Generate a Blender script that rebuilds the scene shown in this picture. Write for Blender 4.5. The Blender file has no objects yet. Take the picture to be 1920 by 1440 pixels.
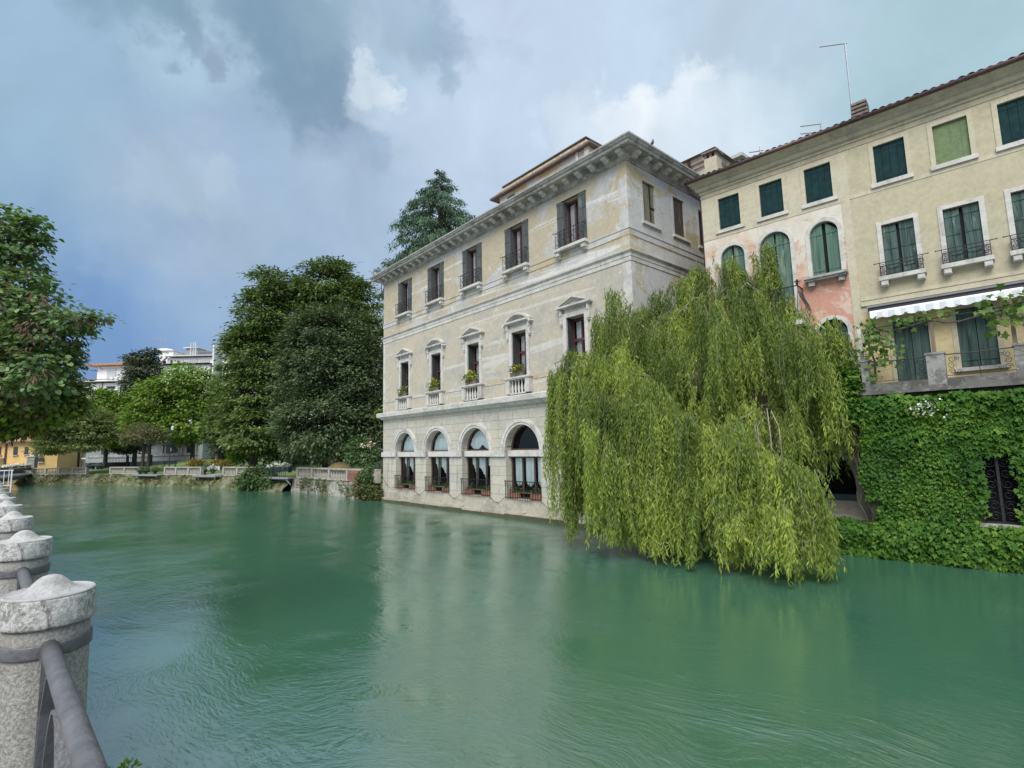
import bpy, math, random
import numpy as np
from mathutils import Vector, geometry
random.seed(7)
RNG = np.random.default_rng(11)
S = bpy.context.scene
COL = S.collection
PI = math.pi
# ------------------------------------------------------------------ camera
EYE = 3.4
FPX, PITCH, ROLL = 983.0, 0.118073, -0.02463
cp, sp, cr, sr = math.cos(PITCH), math.sin(PITCH), math.cos(ROLL), math.sin(ROLL)
FW = Vector((0, cp, sp)); U0 = Vector((0, -sp, cp)); R0 = Vector((1, 0, 0))
CR = cr * R0 + sr * U0; CU = -sr * R0 + cr * U0
def ray(x, y): return FW + CR * ((x - 960) / FPX) - CU * ((y - 720) / FPX)
def at(x, y, Y):                      # the point at forward distance Y seen at photo pixel x, y
    d = ray(x, y); return Vector((0, 0, EYE)) + d * (Y / d.y)
def atz(x, y, z=0.0):
    d = ray(x, y); return Vector((0, 0, EYE)) + d * ((z - EYE) / d.z)
cam = bpy.data.cameras.new("camera"); co = bpy.data.objects.new("camera", cam); COL.objects.link(co)
cam.sensor_width = 36; cam.lens = FPX / 1920 * 36; cam.clip_start = 0.05; cam.clip_end = 5000
from mathutils import Matrix
co.matrix_world = Matrix(((CR.x, CU.x, -FW.x, 0), (CR.y, CU.y, -FW.y, 0), (CR.z, CU.z, -FW.z, EYE), (0, 0, 0, 1)))
S.camera = co
S.render.resolution_x, S.render.resolution_y = 1024, 768
S.view_settings.view_transform = 'Standard'; S.view_settings.look = 'None'
S.view_settings.exposure = 0.44; S.view_settings.gamma = 1
S.cycles.max_bounces = 6; S.cycles.transparent_max_bounces = 8

# ------------------------------------------------------------------ node helpers
def lin(c):
    return tuple(((v / 255) / 12.92 if v / 255 <= .04045 else ((v / 255 + .055) / 1.055) ** 2.4) for v in c)
class NT:
    def __init__(s, tree): s.t = tree; s.n = tree.nodes; s.l = tree.links
    def node(s, typ, **kw):
        n = s.n.new(typ)
        for k, v in kw.items(): setattr(n, k, v)
        return n
    def put(s, sock, v):
        if isinstance(v, bpy.types.NodeSocket): s.l.new(v, sock)
        elif isinstance(v, (tuple, list)) and len(v) == 3 and sock.type == 'RGBA': sock.default_value = (*v, 1)
        else: sock.default_value = v
    def noise(s, vec, scale, detail=6, rough=.6, dist=0.0, out='Fac'):
        n = s.node('ShaderNodeTexNoise'); s.put(n.inputs['Vector'], vec)
        n.inputs['Scale'].default_value = scale; n.inputs['Detail'].default_value = detail
        n.inputs['Roughness'].default_value = rough; n.inputs['Distortion'].default_value = dist
        return n.outputs[out]
    def rng(s, v, a, b, c=0.0, d=1.0, smooth=True):
        n = s.node('ShaderNodeMapRange'); n.interpolation_type = 'SMOOTHSTEP' if smooth else 'LINEAR'
        s.put(n.inputs[0], v)
        for i, x in enumerate((a, b, c, d)): n.inputs[1 + i].default_value = x
        return n.outputs[0]
    def mix(s, f, a, b, mode='MIX'):
        n = s.node('ShaderNodeMix', data_type='RGBA', blend_type=mode); n.clamp_factor = True
        s.put(n.inputs[0], f); s.put(n.inputs[6], a); s.put(n.inputs[7], b); return n.outputs[2]
    def math(s, op, a, b=0.0, clamp=False):
        n = s.node('ShaderNodeMath', operation=op); n.use_clamp = clamp
        s.put(n.inputs[0], a); s.put(n.inputs[1], b); return n.outputs[0]
    def vmath(s, op, a, b=(0, 0, 0)):
        n = s.node('ShaderNodeVectorMath', operation=op); s.put(n.inputs[0], a)
        if isinstance(b, (int, float)): n.inputs['Scale'].default_value = b
        else: s.put(n.inputs[1], b)
        return n.outputs['Value'] if op == 'DOT_PRODUCT' else n.outputs['Vector']
    def mapping(s, vec, scale=(1, 1, 1), rot=(0, 0, 0), loc=(0, 0, 0)):
        n = s.node('ShaderNodeMapping'); s.put(n.inputs['Vector'], vec)
        n.inputs['Scale'].default_value = scale; n.inputs['Rotation'].default_value = rot; n.inputs['Location'].default_value = loc
        return n.outputs[0]
    def bump(s, h, strength=.3, dist=.02, normal=None):
        n = s.node('ShaderNodeBump'); s.put(n.inputs['Height'], h); n.inputs['Strength'].default_value = strength; n.inputs['Distance'].default_value = dist
        if normal is not None: s.put(n.inputs['Normal'], normal)
        return n.outputs[0]
def new_mat(name):
    m = bpy.data.materials.new(name); m.use_nodes = True
    t = NT(m.node_tree); t.n.clear()
    out = t.node('ShaderNodeOutputMaterial'); p = t.node('ShaderNodeBsdfPrincipled')
    t.l.new(p.outputs[0], out.inputs[0])
    t.out, t.p = out, p
    t.obj = t.node('ShaderNodeTexCoord').outputs['Object']
    return m, t
def m_simple(name, col, rough=.6, var=.25, scale=4.0, metal=0.0, bump=.15, bscale=30.0, dark=None, spec=.5, stretch=(1, 1, 1)):
    m, t = new_mat(name)
    v = t.mapping(t.obj, stretch)
    f = t.rng(t.noise(v, scale, 8, .65), .3, .7)
    d = dark if dark else tuple(c * (1 - var) for c in col)
    l = tuple(min(1, c * (1 + var * .6)) for c in col)
    c = t.mix(f, d, l)
    t.put(t.p.inputs['Base Color'], c); t.p.inputs['Roughness'].default_value = rough; t.p.inputs['Metallic'].default_value = metal
    t.p.inputs['Specular IOR Level'].default_value = spec
    if bump: t.put(t.p.inputs['Normal'], t.bump(t.noise(v, bscale, 5, .6), bump, .02))
    return m
def m_plaster(name, c1, c2, c3, streak, sc=.45, patch=(.45, .58), patch2=(.55, .66), streakamt=.5, blockcol=None, bands=0.0, peel=None):
    """old lime plaster: c1 base, c2 big worn patches, c3 pale spots, running stains, fine grain"""
    m, t = new_mat(name); o = t.obj
    n1 = t.noise(t.mapping(o, (.8, .8, 1.25)), sc, 10, .68, .6)
    c = t.mix(t.rng(n1, *patch), c1, c2)
    n2 = t.noise(o, sc * 3.7, 8, .7, .8)
    c = t.mix(t.math('MULTIPLY', t.rng(n2, *patch2), .75), c, c3)
    if bands:
        nb = t.noise(t.mapping(o, (.09, .09, 1.6), (0, .03, 0)), 1.0, 7, .62, .9)
        c = t.mix(t.math('MULTIPLY', t.rng(nb, .58, .64), bands), c, c3)
    n4 = t.noise(t.mapping(o, (2.6, 2.6, .22)), 1.0, 8, .7, .15)
    c = t.mix(t.math('MULTIPLY', t.rng(n4, .52, .72), streakamt), c, streak)
    n5 = t.noise(o, 7, 10, .75)
    c = t.mix(t.rng(n5, .35, .7, 0, .6), c, t.vmath('SCALE', c, .70))
    n6 = t.noise(o, 1.9, 9, .72, .7)
    c = t.mix(t.rng(n6, .42, .66, 0, .5), c, t.vmath('SCALE', c, .78))
    if blockcol:
        b = t.node('ShaderNodeTexBrick'); t.put(b.inputs['Vector'], t.mapping(o, (1, 1, 1), (PI / 2, 0, 0), blockcol[1]))
        b.inputs['Scale'].default_value = 1; b.inputs['Mortar Size'].default_value = .012; b.inputs['Brick Width'].default_value = blockcol[2]; b.inputs['Row Height'].default_value = blockcol[3]
        b.inputs['Color1'].default_value = (1, 1, 1, 1); b.inputs['Color2'].default_value = (.9, .9, .88, 1); b.inputs['Mortar'].default_value = (*blockcol[0], 1)
        b.inputs['Mortar Smooth'].default_value = .3
        c = t.mix(1.0, c, b.outputs['Color'], 'MULTIPLY')
    if peel:
        w = t.mapping(o, (1, 1, 1), (PI / 2, 0, 0))
        b = t.node('ShaderNodeTexBrick'); t.put(b.inputs['Vector'], w); b.inputs['Scale'].default_value = 1
        b.inputs['Brick Width'].default_value = .26; b.inputs['Row Height'].default_value = .075; b.inputs['Mortar Size'].default_value = .012
        b.inputs['Color1'].default_value = (*peel, 1); b.inputs['Color2'].default_value = (peel[0] * .75, peel[1] * .8, peel[2] * .85, 1); b.inputs['Mortar'].default_value = (.42, .36, .30, 1)
        c = t.mix(t.math('MULTIPLY', t.rng(t.noise(o, .9, 8, .65, .5), .57, .6), .8), c, b.outputs['Color'])
    t.put(t.p.inputs['Base Color'], c); t.p.inputs['Roughness'].default_value = .9; t.p.inputs['Specular IOR Level'].default_value = .2
    hb = t.math('ADD', t.math('MULTIPLY', n2, .6), t.math('MULTIPLY', t.noise(o, 22, 8, .7), .35))
    t.put(t.p.inputs['Normal'], t.bump(hb, .35, .03))
    return m
def m_leaf(name, dark, mid, light, rough=.45, trans=.3, spec=.4):
    m, t = new_mat(name)
    a = t.node('ShaderNodeAttribute', attribute_name='tint'); g = t.node('ShaderNodeNewGeometry')
    r = g.outputs['Random Per Island']
    f = t.math('ADD', t.math('MULTIPLY', a.outputs['Fac'], .6), t.math('MULTIPLY', r, .4))
    c = t.mix(t.rng(f, 0, .55, 0, 1, False), dark, mid); c = t.mix(t.rng(f, .5, 1, 0, 1, False), c, light)
    t.put(t.p.inputs['Base Color'], c); t.p.inputs['Roughness'].default_value = rough; t.p.inputs['Specular IOR Level'].default_value = spec
    tr = t.node('ShaderNodeBsdfTranslucent'); t.put(tr.inputs[0], t.mix(1.0, c, (1.25, 1.3, .7), 'MULTIPLY'))
    mx = t.node('ShaderNodeMixShader'); mx.inputs[0].default_value = trans
    t.l.new(t.p.outputs[0], mx.inputs[1]); t.l.new(tr.outputs[0], mx.inputs[2]); t.l.new(mx.outputs[0], t.out.inputs[0])
    return m
def m_wood(name, base, dark, light, scale=1.0, rough=.75):
    m, t = new_mat(name); o = t.obj
    n = t.noise(t.mapping(o, (14 * scale, 14 * scale, .9 * scale)), 1, 8, .7, .6)
    c = t.mix(t.rng(n, .35, .6), dark, base); n2 = t.noise(t.mapping(o, (3, 3, .8)), 1.3, 6, .6, .4)
    c = t.mix(t.rng(n2, .55, .75), c, light)
    t.put(t.p.inputs['Base Color'], c); t.p.inputs['Roughness'].default_value = rough; t.p.inputs['Specular IOR Level'].default_value = .25
    t.put(t.p.inputs['Normal'], t.bump(n, .3, .01)); return m
def m_glass(name, tint=(.02, .025, .03), alpha=.45):
    m, t = new_mat(name)
    gl = t.node('ShaderNodeBsdfGlossy'); gl.inputs['Roughness'].default_value = .03; gl.inputs[0].default_value = (.9, .93, .95, 1)
    tr = t.node('ShaderNodeBsdfTransparent'); tr.inputs[0].default_value = (.95, .97, .97, 1)
    fr = t.node('ShaderNodeFresnel'); fr.inputs[0].default_value = 1.38
    mx = t.node('ShaderNodeMixShader'); t.l.new(fr.outputs[0], mx.inputs[0]); t.l.new(tr.outputs[0], mx.inputs[1]); t.l.new(gl.outputs[0], mx.inputs[2])
    t.put(gl.inputs['Normal'], t.bump(t.noise(t.obj, 1.3, 2, .5), .08, .05))
    t.l.new(mx.outputs[0], t.out.inputs[0]); return m

M = {}
M['plaster_top'] = m_plaster('worn_ochre_plaster', (.455, .395, .28), (.46, .45, .41), (.62, .61, .575), (.36, .35, .31), .38, (.49, .56), (.585, .65), .5, None, .9)
M['plaster_mid'] = m_plaster('worn_beige_plaster', (.48, .432, .335), (.425, .40, .335), (.58, .56, .51), (.35, .335, .29), .6, (.46, .58), (.585, .66), .5, None, .75)
M['plaster_side'] = m_plaster('worn_grey_plaster', (.50, .495, .475), (.46, .39, .25), (.58, .575, .55), (.36, .35, .33), .42, (.50, .56), (.60, .67), .5, None, .4)
M['ashlar'] = m_plaster('pale_ashlar', (.52, .485, .40), (.475, .455, .40), (.60, .585, .55), (.30, .285, .235), .55, (.45, .58), (.57, .65), .85, ((.46, .45, .40), (0.3, .12, 0), 1.15, .46))
M['stone'] = m_plaster('white_istrian_stone', (.57, .55, .505), (.46, .44, .40), (.66, .65, .62), (.26, .25, .225), 1.2, (.47, .60), (.58, .66), .6)
M['stone_dark'] = m_plaster('grey_weathered_stone', (.37, .36, .33), (.22, .215, .195), (.54, .53, .50), (.10, .10, .09), 1.5, (.45, .58), (.57, .63), .65)
M['stone_base'] = m_plaster('stained_base_stone', (.44, .405, .325), (.34, .315, .255), (.55, .53, .49), (.19, .175, .125), .9, (.45, .6), (.56, .66), .5)
M['moss_stone'] = m_plaster('mossy_wet_stone', (.075, .072, .042), (.10, .09, .055), (.22, .20, .15), (.035, .035, .022), 2.2, (.45, .6), (.6, .68), .4)
M['yellow'] = m_plaster('yellow_ochre_plaster', (.455, .415, .285), (.445, .405, .29), (.54, .505, .39), (.39, .355, .25), .5, (.45, .6), (.66, .74), .25)
M['yellow_low'] = m_plaster('warm_yellow_plaster', (.62, .50, .27), (.60, .50, .29), (.66, .58, .42), (.52, .44, .27), .5, (.45, .6), (.66, .74), .2)
M['cream_top'] = m_plaster('cream_plaster', (.51, .46, .335), (.50, .455, .345), (.59, .55, .45), (.42, .38, .29), .5, (.45, .6), (.64, .72), .25)
M['pink'] = m_plaster('peeling_pink_plaster', (.60, .56, .48), (.56, .43, .33), (.64, .61, .55), (.46, .42, .36), .55, (.5, .55), (.58, .64), .3, None, 0, (.50, .27, .18))
M['red_pink'] = m_plaster('faded_red_plaster', (.52, .21, .135), (.50, .27, .19), (.60, .49, .40), (.40, .22, .16), .8, (.5, .6), (.60, .66), .3)
M['grey_low'] = m_plaster('damp_grey_render', (.36, .33, .28), (.28, .25, .21), (.44, .41, .36), (.16, .15, .13), .8, (.45, .6), (.58, .66), .5)
M['white_wall'] = m_simple('white_painted_wall', (.70, .69, .68), .85, .08, .5)
M['grey_wall'] = m_simple('darkened_grey_wall', (.24, .255, .25), .85, .12, .6)  # grey lowered so the colour carries the trees' shade on the pavilion
M['orange_wall'] = m_simple('orange_wall', (.56, .35, .14), .85, .12, .4)
M['orange_yellow'] = m_simple('yellow_wall', (.40, .27, .10), .85, .12, .4)
M['pink_far'] = m_simple('salmon_wall', (.60, .28, .19), .85, .1, .3)
M['tile'] = m_simple('terracotta_roof_tile', (.40, .20, .12), .85, .45, 5, 0, .3, 20)
M['tile_grey'] = m_simple('weathered_roof_tile', (.19, .155, .135), .9, .5, 7, 0, .3, 20)
M['tile_orange'] = m_simple('lichen_roof_tile', (.36, .27, .18), .9, .5, 6, 0, .3, 20)
M['gutter'] = m_simple('brown_metal_gutter', (.10, .055, .05), .45, .3, 6, .3)
M['iron'] = m_simple('dark_wrought_iron', (.028, .028, .032), .5, .4, 20, .5)
M['rail_iron'] = m_simple('grey_painted_iron', (.118, .117, .122), .5, .35, 9, .05, .35, 45)
M['teal_shutter'] = m_simple('dark_teal_shutter_paint', (.010, .034, .036), .75, .3, 5, 0, .15, 20, spec=.12)
M['grey_shutter'] = m_wood('weathered_grey_shutter', (.095, .105, .10), (.05, .056, .055), (.17, .18, .17))
M['black_shutter'] = m_wood('blackened_shutter', (.05, .056, .058), (.025, .027, .028), (.10, .105, .10))
M['green_shutter'] = m_wood('weathered_green_shutter', (.068, .112, .096), (.026, .048, .045), (.20, .25, .215), .8)
M['dusty_green'] = m_wood('faded_green_shutter', (.095, .165, .12), (.055, .10, .08), (.19, .24, .18), .8)
M['blind'] = m_simple('green_roller_blind', (.125, .175, .075), .8, .2, 9)
M['olive_wood'] = m_wood('bare_olive_wood_shutter', (.20, .185, .12), (.10, .09, .06), (.30, .28, .20), .8)
M['brown_wood'] = m_wood('dark_brown_wood_shutter', (.085, .07, .052), (.04, .034, .026), (.15, .13, .10), .8)
M['red_frame'] = m_simple('dark_red_window_frame', (.095, .032, .027), .5, .3, 8)
M['brown_frame'] = m_simple('brown_window_frame', (.085, .05, .042), .5, .3, 8)
M['glass'] = m_glass('window_glass')
M['curtain'] = m_simple('white_net_curtain', (.72, .74, .74), .9, .12, 3, 0, .3, 9, None, .1, (6, 6, .4))
M['teal_curtain'] = m_simple('pale_teal_curtain', (.82, .90, .87), .9, .18, 3, 0, .3, 9, None, .1, (8, 8, .4))
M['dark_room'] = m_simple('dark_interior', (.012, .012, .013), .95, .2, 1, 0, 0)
M['far_pane'] = m_simple('dark_far_glass', (.03, .035, .045), .2, .3, 1, 0, 0)
M['pane_pale'] = m_simple('pale_blind', (.42, .46, .46), .6, .1, 1)
M['brick'] = m_simple('old_red_brick', (.20, .075, .05), .9, .8, 5, dark=(.09, .06, .045))
M['park_stone'] = m_plaster('weathered_park_stone', (.40, .375, .32), (.30, .28, .235), (.50, .48, .44), (.16, .15, .12), 1.5, (.45, .58), (.57, .64), .7)
M['terrace_stone'] = m_plaster('dark_weathered_terrace_stone', (.155, .15, .135), (.095, .092, .082), (.27, .265, .245), (.045, .045, .04), 2.0, (.45, .58), (.56, .64), .6)
M['pillar_stone'] = m_plaster('stained_pillar_stone', (.27, .265, .245), (.155, .15, .135), (.40, .395, .37), (.07, .07, .065), 2.6, (.45, .58), (.56, .64), .7)
M['awning_top'] = m_simple('grey_awning_cover', (.20, .20, .205), .7, .15, 3)
M['eave_grey'] = m_simple('grey_brown_eaves', (.12, .115, .105), .9, .3, 4)  # even grey-brown for attic eaves, ridge cap and rear roof
M['house_cornice'] = m_plaster('stained_yellow_cornice', (.41, .37, .265), (.33, .305, .225), (.50, .46, .36), (.22, .205, .155), 1.0, (.45, .58), (.6, .68), .6)
M['terracotta'] = m_simple('terracotta_pot', (.30, .13, .085), .85, .25, 6)
M['wood_box'] = m_wood('grey_brown_planter_wood', (.20, .15, .115), (.12, .09, .07), (.28, .22, .18))
M['deck'] = m_wood('grey_decking', (.27, .265, .25), (.18, .175, .165), (.36, .35, .33))
M['bark'] = m_simple('tree_bark', (.085, .07, .055), .95, .5, 7, 0, .6, 25)
M['willow_bark'] = m_simple('pale_willow_bark', (.26, .235, .17), .9, .4, 7, 0, .6, 25)
M['dark_metal'] = m_simple('dark_green_metal', (.02, .045, .05), .5, .2, 4)
M['white_paint'] = m_simple('white_paint', (.72, .73, .73), .5, .08, 2)
M['antenna'] = m_simple('grey_aluminium', (.36, .37, .40), .4, .1, 2, .6)
M['awning'] = m_simple('white_awning_canvas', (.72, .73, .73), .85, .07, 2)
M['awning_grey'] = m_simple('grey_stripe_canvas', (.56, .59, .60), .85, .07, 2)
M['awning_box'] = m_simple('awning_box', (.035, .033, .035), .5, .2, 2)
M['cable'] = m_simple('black_cable', (.03, .03, .03), .6, .1, 2, 0, 0)
M['canvas_brown'] = m_simple('brown_canvas', (.15, .115, .045), .9, .15, 1)
M['feather'] = m_simple('grey_feather', (.06, .065, .075), .8, .3, 20)
M['ivy_shade_wall'] = m_simple('shaded_wall_behind_ivy', (.035, .042, .02), .95, .4, 6)  # near-black green paints the shade between the ivy leaves onto the wall
# leaves
M['lf_willow'] = m_leaf('willow_leaf', (.050, .088, .021), (.20, .275, .056), (.50, .56, .115), .55, .5, .2)
M['lf_chestnut'] = m_leaf('chestnut_leaf', (.036, .066, .018), (.100, .158, .040), (.235, .31, .085), .5, .25, .3)
M['lf_magnolia'] = m_leaf('glossy_evergreen_leaf', (.034, .058, .026), (.085, .126, .054), (.18, .235, .11), .6, .15, .2)
M['lf_bright'] = m_leaf('fresh_green_leaf', (.065, .125, .022), (.145, .245, .038), (.30, .40, .055), .5, .35, .3)
M['lf_cedar'] = m_leaf('cedar_needle', (.035, .075, .042), (.070, .128, .070), (.12, .19, .105), .6, .1, .2)
M['lf_grey_conifer'] = m_leaf('grey_conifer_needle', (.05, .066, .038), (.095, .118, .068), (.15, .175, .10), .6, .1, .2)
M['lf_feather'] = m_leaf('feathery_leaf', (.08, .115, .034), (.165, .215, .07), (.28, .32, .12), .5, .3, .3)
M['lf_dull'] = m_leaf('dull_olive_leaf', (0.098, 0.104, 0.052), (0.156, 0.156, 0.078), (0.234, 0.221, 0.117), .6, .3, .2)
M['lf_judas'] = m_leaf('judas_tree_leaf', (.050, .11, .034), (.125, .215, .075), (.26, .35, .135), .45, .3, .35)
M['lf_ivy'] = m_leaf('ivy_leaf', (.018, .060, .009), (.056, .145, .018), (.19, .29, .045), .6, .3, .18)
M['lf_vine'] = m_leaf('vine_leaf', (.05, .115, .02), (.10, .18, .035), (.19, .26, .06), .5, .4, .3)
M['lf_bush'] = m_leaf('dark_bush_leaf', (0.042, 0.083, 0.030), (0.075, 0.135, 0.045), (0.135, 0.210, 0.075), .5, .2, .3)
M['lf_lime'] = m_leaf('lime_shrub_leaf', (.06, .12, .015), (.11, .19, .025), (.18, .26, .04), .5, .35, .3)
M['lf_pod'] = m_leaf('dry_seed_pod', (.065, .042, .03), (.115, .072, .052), (.19, .125, .085), .8, .15, .1)
M['lf_yellow'] = m_leaf('yellow_flower', (.30, .24, .02), (.5, .42, .04), (.62, .58, .16), .6, .2, .2)
M['lf_gold'] = m_leaf('gold_shrub_leaf', (.14, .12, .03), (.24, .19, .05), (.36, .30, .09), .6, .2, .2)
M['lf_white'] = m_leaf('white_petal', (.6, .6, .56), (.7, .7, .68), (.8, .8, .78), .6, .2, .2)
M['lf_rose'] = m_leaf('pale_rose_petal', (.62, .45, .35), (.7, .55, .45), (.75, .66, .58), .6, .2, .2)
M['lf_weed'] = m_leaf('moss_tuft', (.05, .06, .018), (.09, .10, .03), (.14, .15, .05), .7, .2, .2)

# ------------------------------------------------------------------ mesh helpers
class MB:
    def __init__(s): s.v = []; s.f = []; s.mi = []
    def quad(s, *p):
        b = len(s.v); s.v += [tuple(q) for q in p]; s.f.append(tuple(range(b, b + len(p)))); s.mi.append(0)
    def box(s, x0, x1, y0, y1, z0, z1, mi=0):
        b = len(s.v)
        s.v += [(x0, y0, z0), (x1, y0, z0), (x1, y1, z0), (x0, y1, z0), (x0, y0, z1), (x1, y0, z1), (x1, y1, z1), (x0, y1, z1)]
        for q in ((0, 3, 2, 1), (4, 5, 6, 7), (0, 1, 5, 4), (1, 2, 6, 5), (2, 3, 7, 6), (3, 0, 4, 7)):
            s.f.append(tuple(b + i for i in q)); s.mi.append(mi)
        return s
    def prism(s, poly, y0, y1, mi=0):            # polygon in x, z extruded along y
        b = len(s.v); n = len(poly)
        s.v += [(x, y0, z) for x, z in poly] + [(x, y1, z) for x, z in poly]
        s.f.append(tuple(range(b, b + n))); s.f.append(tuple(range(b + 2 * n - 1, b + n - 1, -1))); s.mi += [mi, mi]
        for i in range(n):
            j = (i + 1) % n; s.f.append((b + i, b + n + i, b + n + j, b + j)); s.mi.append(mi)
        return s
    def tube(s, pts, r, n=8, cap=True, mi=0):
        pts = [Vector(p) for p in pts]; k = len(pts); b = len(s.v)
        rr = r if isinstance(r, (list, tuple)) else [r] * k
        for i, p in enumerate(pts):
            d = (pts[min(i + 1, k - 1)] - pts[max(i - 1, 0)]).normalized()
            up = Vector((0, 0, 1)) if abs(d.z) < .9 else Vector((1, 0, 0))
            a = d.cross(up).normalized(); c = d.cross(a).normalized()
            for j in range(n):
                t = 2 * PI * j / n; s.v.append(tuple(p + (a * math.cos(t) + c * math.sin(t)) * rr[i]))
        for i in range(k - 1):
            for j in range(n):
                s.f.append((b + i * n + j, b + i * n + (j + 1) % n, b + (i + 1) * n + (j + 1) % n, b + (i + 1) * n + j)); s.mi.append(mi)
        if cap:
            s.f.append(tuple(b + n - 1 - j for j in range(n))); s.f.append(tuple(b + (k - 1) * n + j for j in range(n))); s.mi += [mi, mi]
        return s
    def lathe(s, prof, n=24, o=(0, 0, 0), mi=0):  # prof: (r, z)
        b = len(s.v); k = len(prof)
        for r, z in prof:
            for j in range(n):
                t = 2 * PI * j / n; s.v.append((o[0] + r * math.cos(t), o[1] + r * math.sin(t), o[2] + z))
        for i in range(k - 1):
            for j in range(n):
                s.f.append((b + i * n + j, b + i * n + (j + 1) % n, b + (i + 1) * n + (j + 1) % n, b + (i + 1) * n + j)); s.mi.append(mi)
        s.f.append(tuple(b + n - 1 - j for j in range(n))); s.f.append(tuple(b + (k - 1) * n + j for j in range(n))); s.mi += [mi, mi]
        return s
    def sweep(s, prof, path, closed=False):       # prof [(out, z)], path function out -> [(x, y)]
        b = len(s.v); k = len(prof)
        rows = [path(p) for p, z in prof]; m = len(rows[0])
        for (p, z), row in zip(prof, rows):
            s.v += [(x, y, z) for x, y in row]
        for i in range(k - 1):
            for j in range(m - 1):
                s.f.append((b + i * m + j, b + i * m + j + 1, b + (i + 1) * m + j + 1, b + (i + 1) * m + j)); s.mi.append(0)
        s.f.append(tuple(b + i * m for i in range(k))); s.f.append(tuple(b + i * m + m - 1 for i in range(k - 1, -1, -1))); s.mi += [0, 0]
        return s
    def sheet(s, outer, holes, depth, y=0.0, skip=()):   # wall in the x, z plane with openings and their reveals
        loops = [outer] + holes
        tri = geometry.tessellate_polygon([[Vector((x, z, 0)) for x, z in l] for l in loops])
        b = len(s.v); flat = [p for l in loops for p in l]
        s.v += [(x, y, z) for x, z in flat]
        for t in tri: s.f.append(tuple(b + i for i in t)); s.mi.append(0)
        for h in holes:
            n = len(h); b = len(s.v)
            s.v += [(x, y, z) for x, z in h] + [(x, y + depth, z) for x, z in h]
            for i in range(n):
                j = (i + 1) % n; s.f.append((b + i, b + j, b + n + j, b + n + i)); s.mi.append(0)
        return s
    def xf(s, fn): s.v = [tuple(fn(Vector(p))) for p in s.v]; return s
    def build(s, name, mat, parent=None, smooth=False, loc=None, rot=None):
        me = bpy.data.meshes.new(name); me.from_pydata(s.v, [], s.f)
        mats = mat if isinstance(mat, (list, tuple)) else [mat]
        for m in mats: me.materials.append(M[m] if isinstance(m, str) else m)
        if len(mats) > 1: me.polygons.foreach_set('material_index', s.mi)
        if smooth: me.polygons.foreach_set('use_smooth', [True] * len(me.polygons))
        me.update()
        o = bpy.data.objects.new(name, me); COL.objects.link(o)
        if parent is not None: o.parent = parent
        if loc is not None: o.location = loc
        if rot is not None: o.rotation_euler = rot
        return o
def tag(o, label=None, cat=None, group=None, kind=None):
    if label: o['label'] = label
    if cat: o['category'] = cat
    if group: o['group'] = group
    if kind: o['kind'] = kind
    return o
def thing(name, label, cat, loc=(0, 0, 0), rz=0.0, group=None):
    o = bpy.data.objects.new(name, None); COL.objects.link(o); o.empty_display_size = .2
    o.location = loc; o.rotation_euler = (0, 0, rz); return tag(o, label, cat, group)
def copy_tree(o, parent=None, loc=None, label=None):
    c = o.copy(); COL.objects.link(c)
    if parent is not None: c.parent = parent
    if loc is not None: c.location = loc
    if label: c['label'] = label
    for ch in list(o.children): copy_tree(ch, c)
    return c
def part(parent, name, mat, fn, smooth=False, loc=None, rot=None):
    m = MB(); fn(m); return m.build(name, mat, parent, smooth, loc, rot)
def arch_poly(c, hw, z0, zs, r=None, n=24, rise=None):
    r = r or hw; rise = rise or r
    return [(c - hw, z0), (c + hw, z0)] + [(c + r * math.cos(PI * i / n), zs + rise * math.sin(PI * i / n)) for i in range(n + 1)]
def rect(x0, x1, z0, z1): return [(x0, z0), (x1, z0), (x1, z1), (x0, z1)]
def ring(outer, inner):  # band between two equal-count polylines, for prisms of frames
    return outer + inner[::-1]

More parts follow.
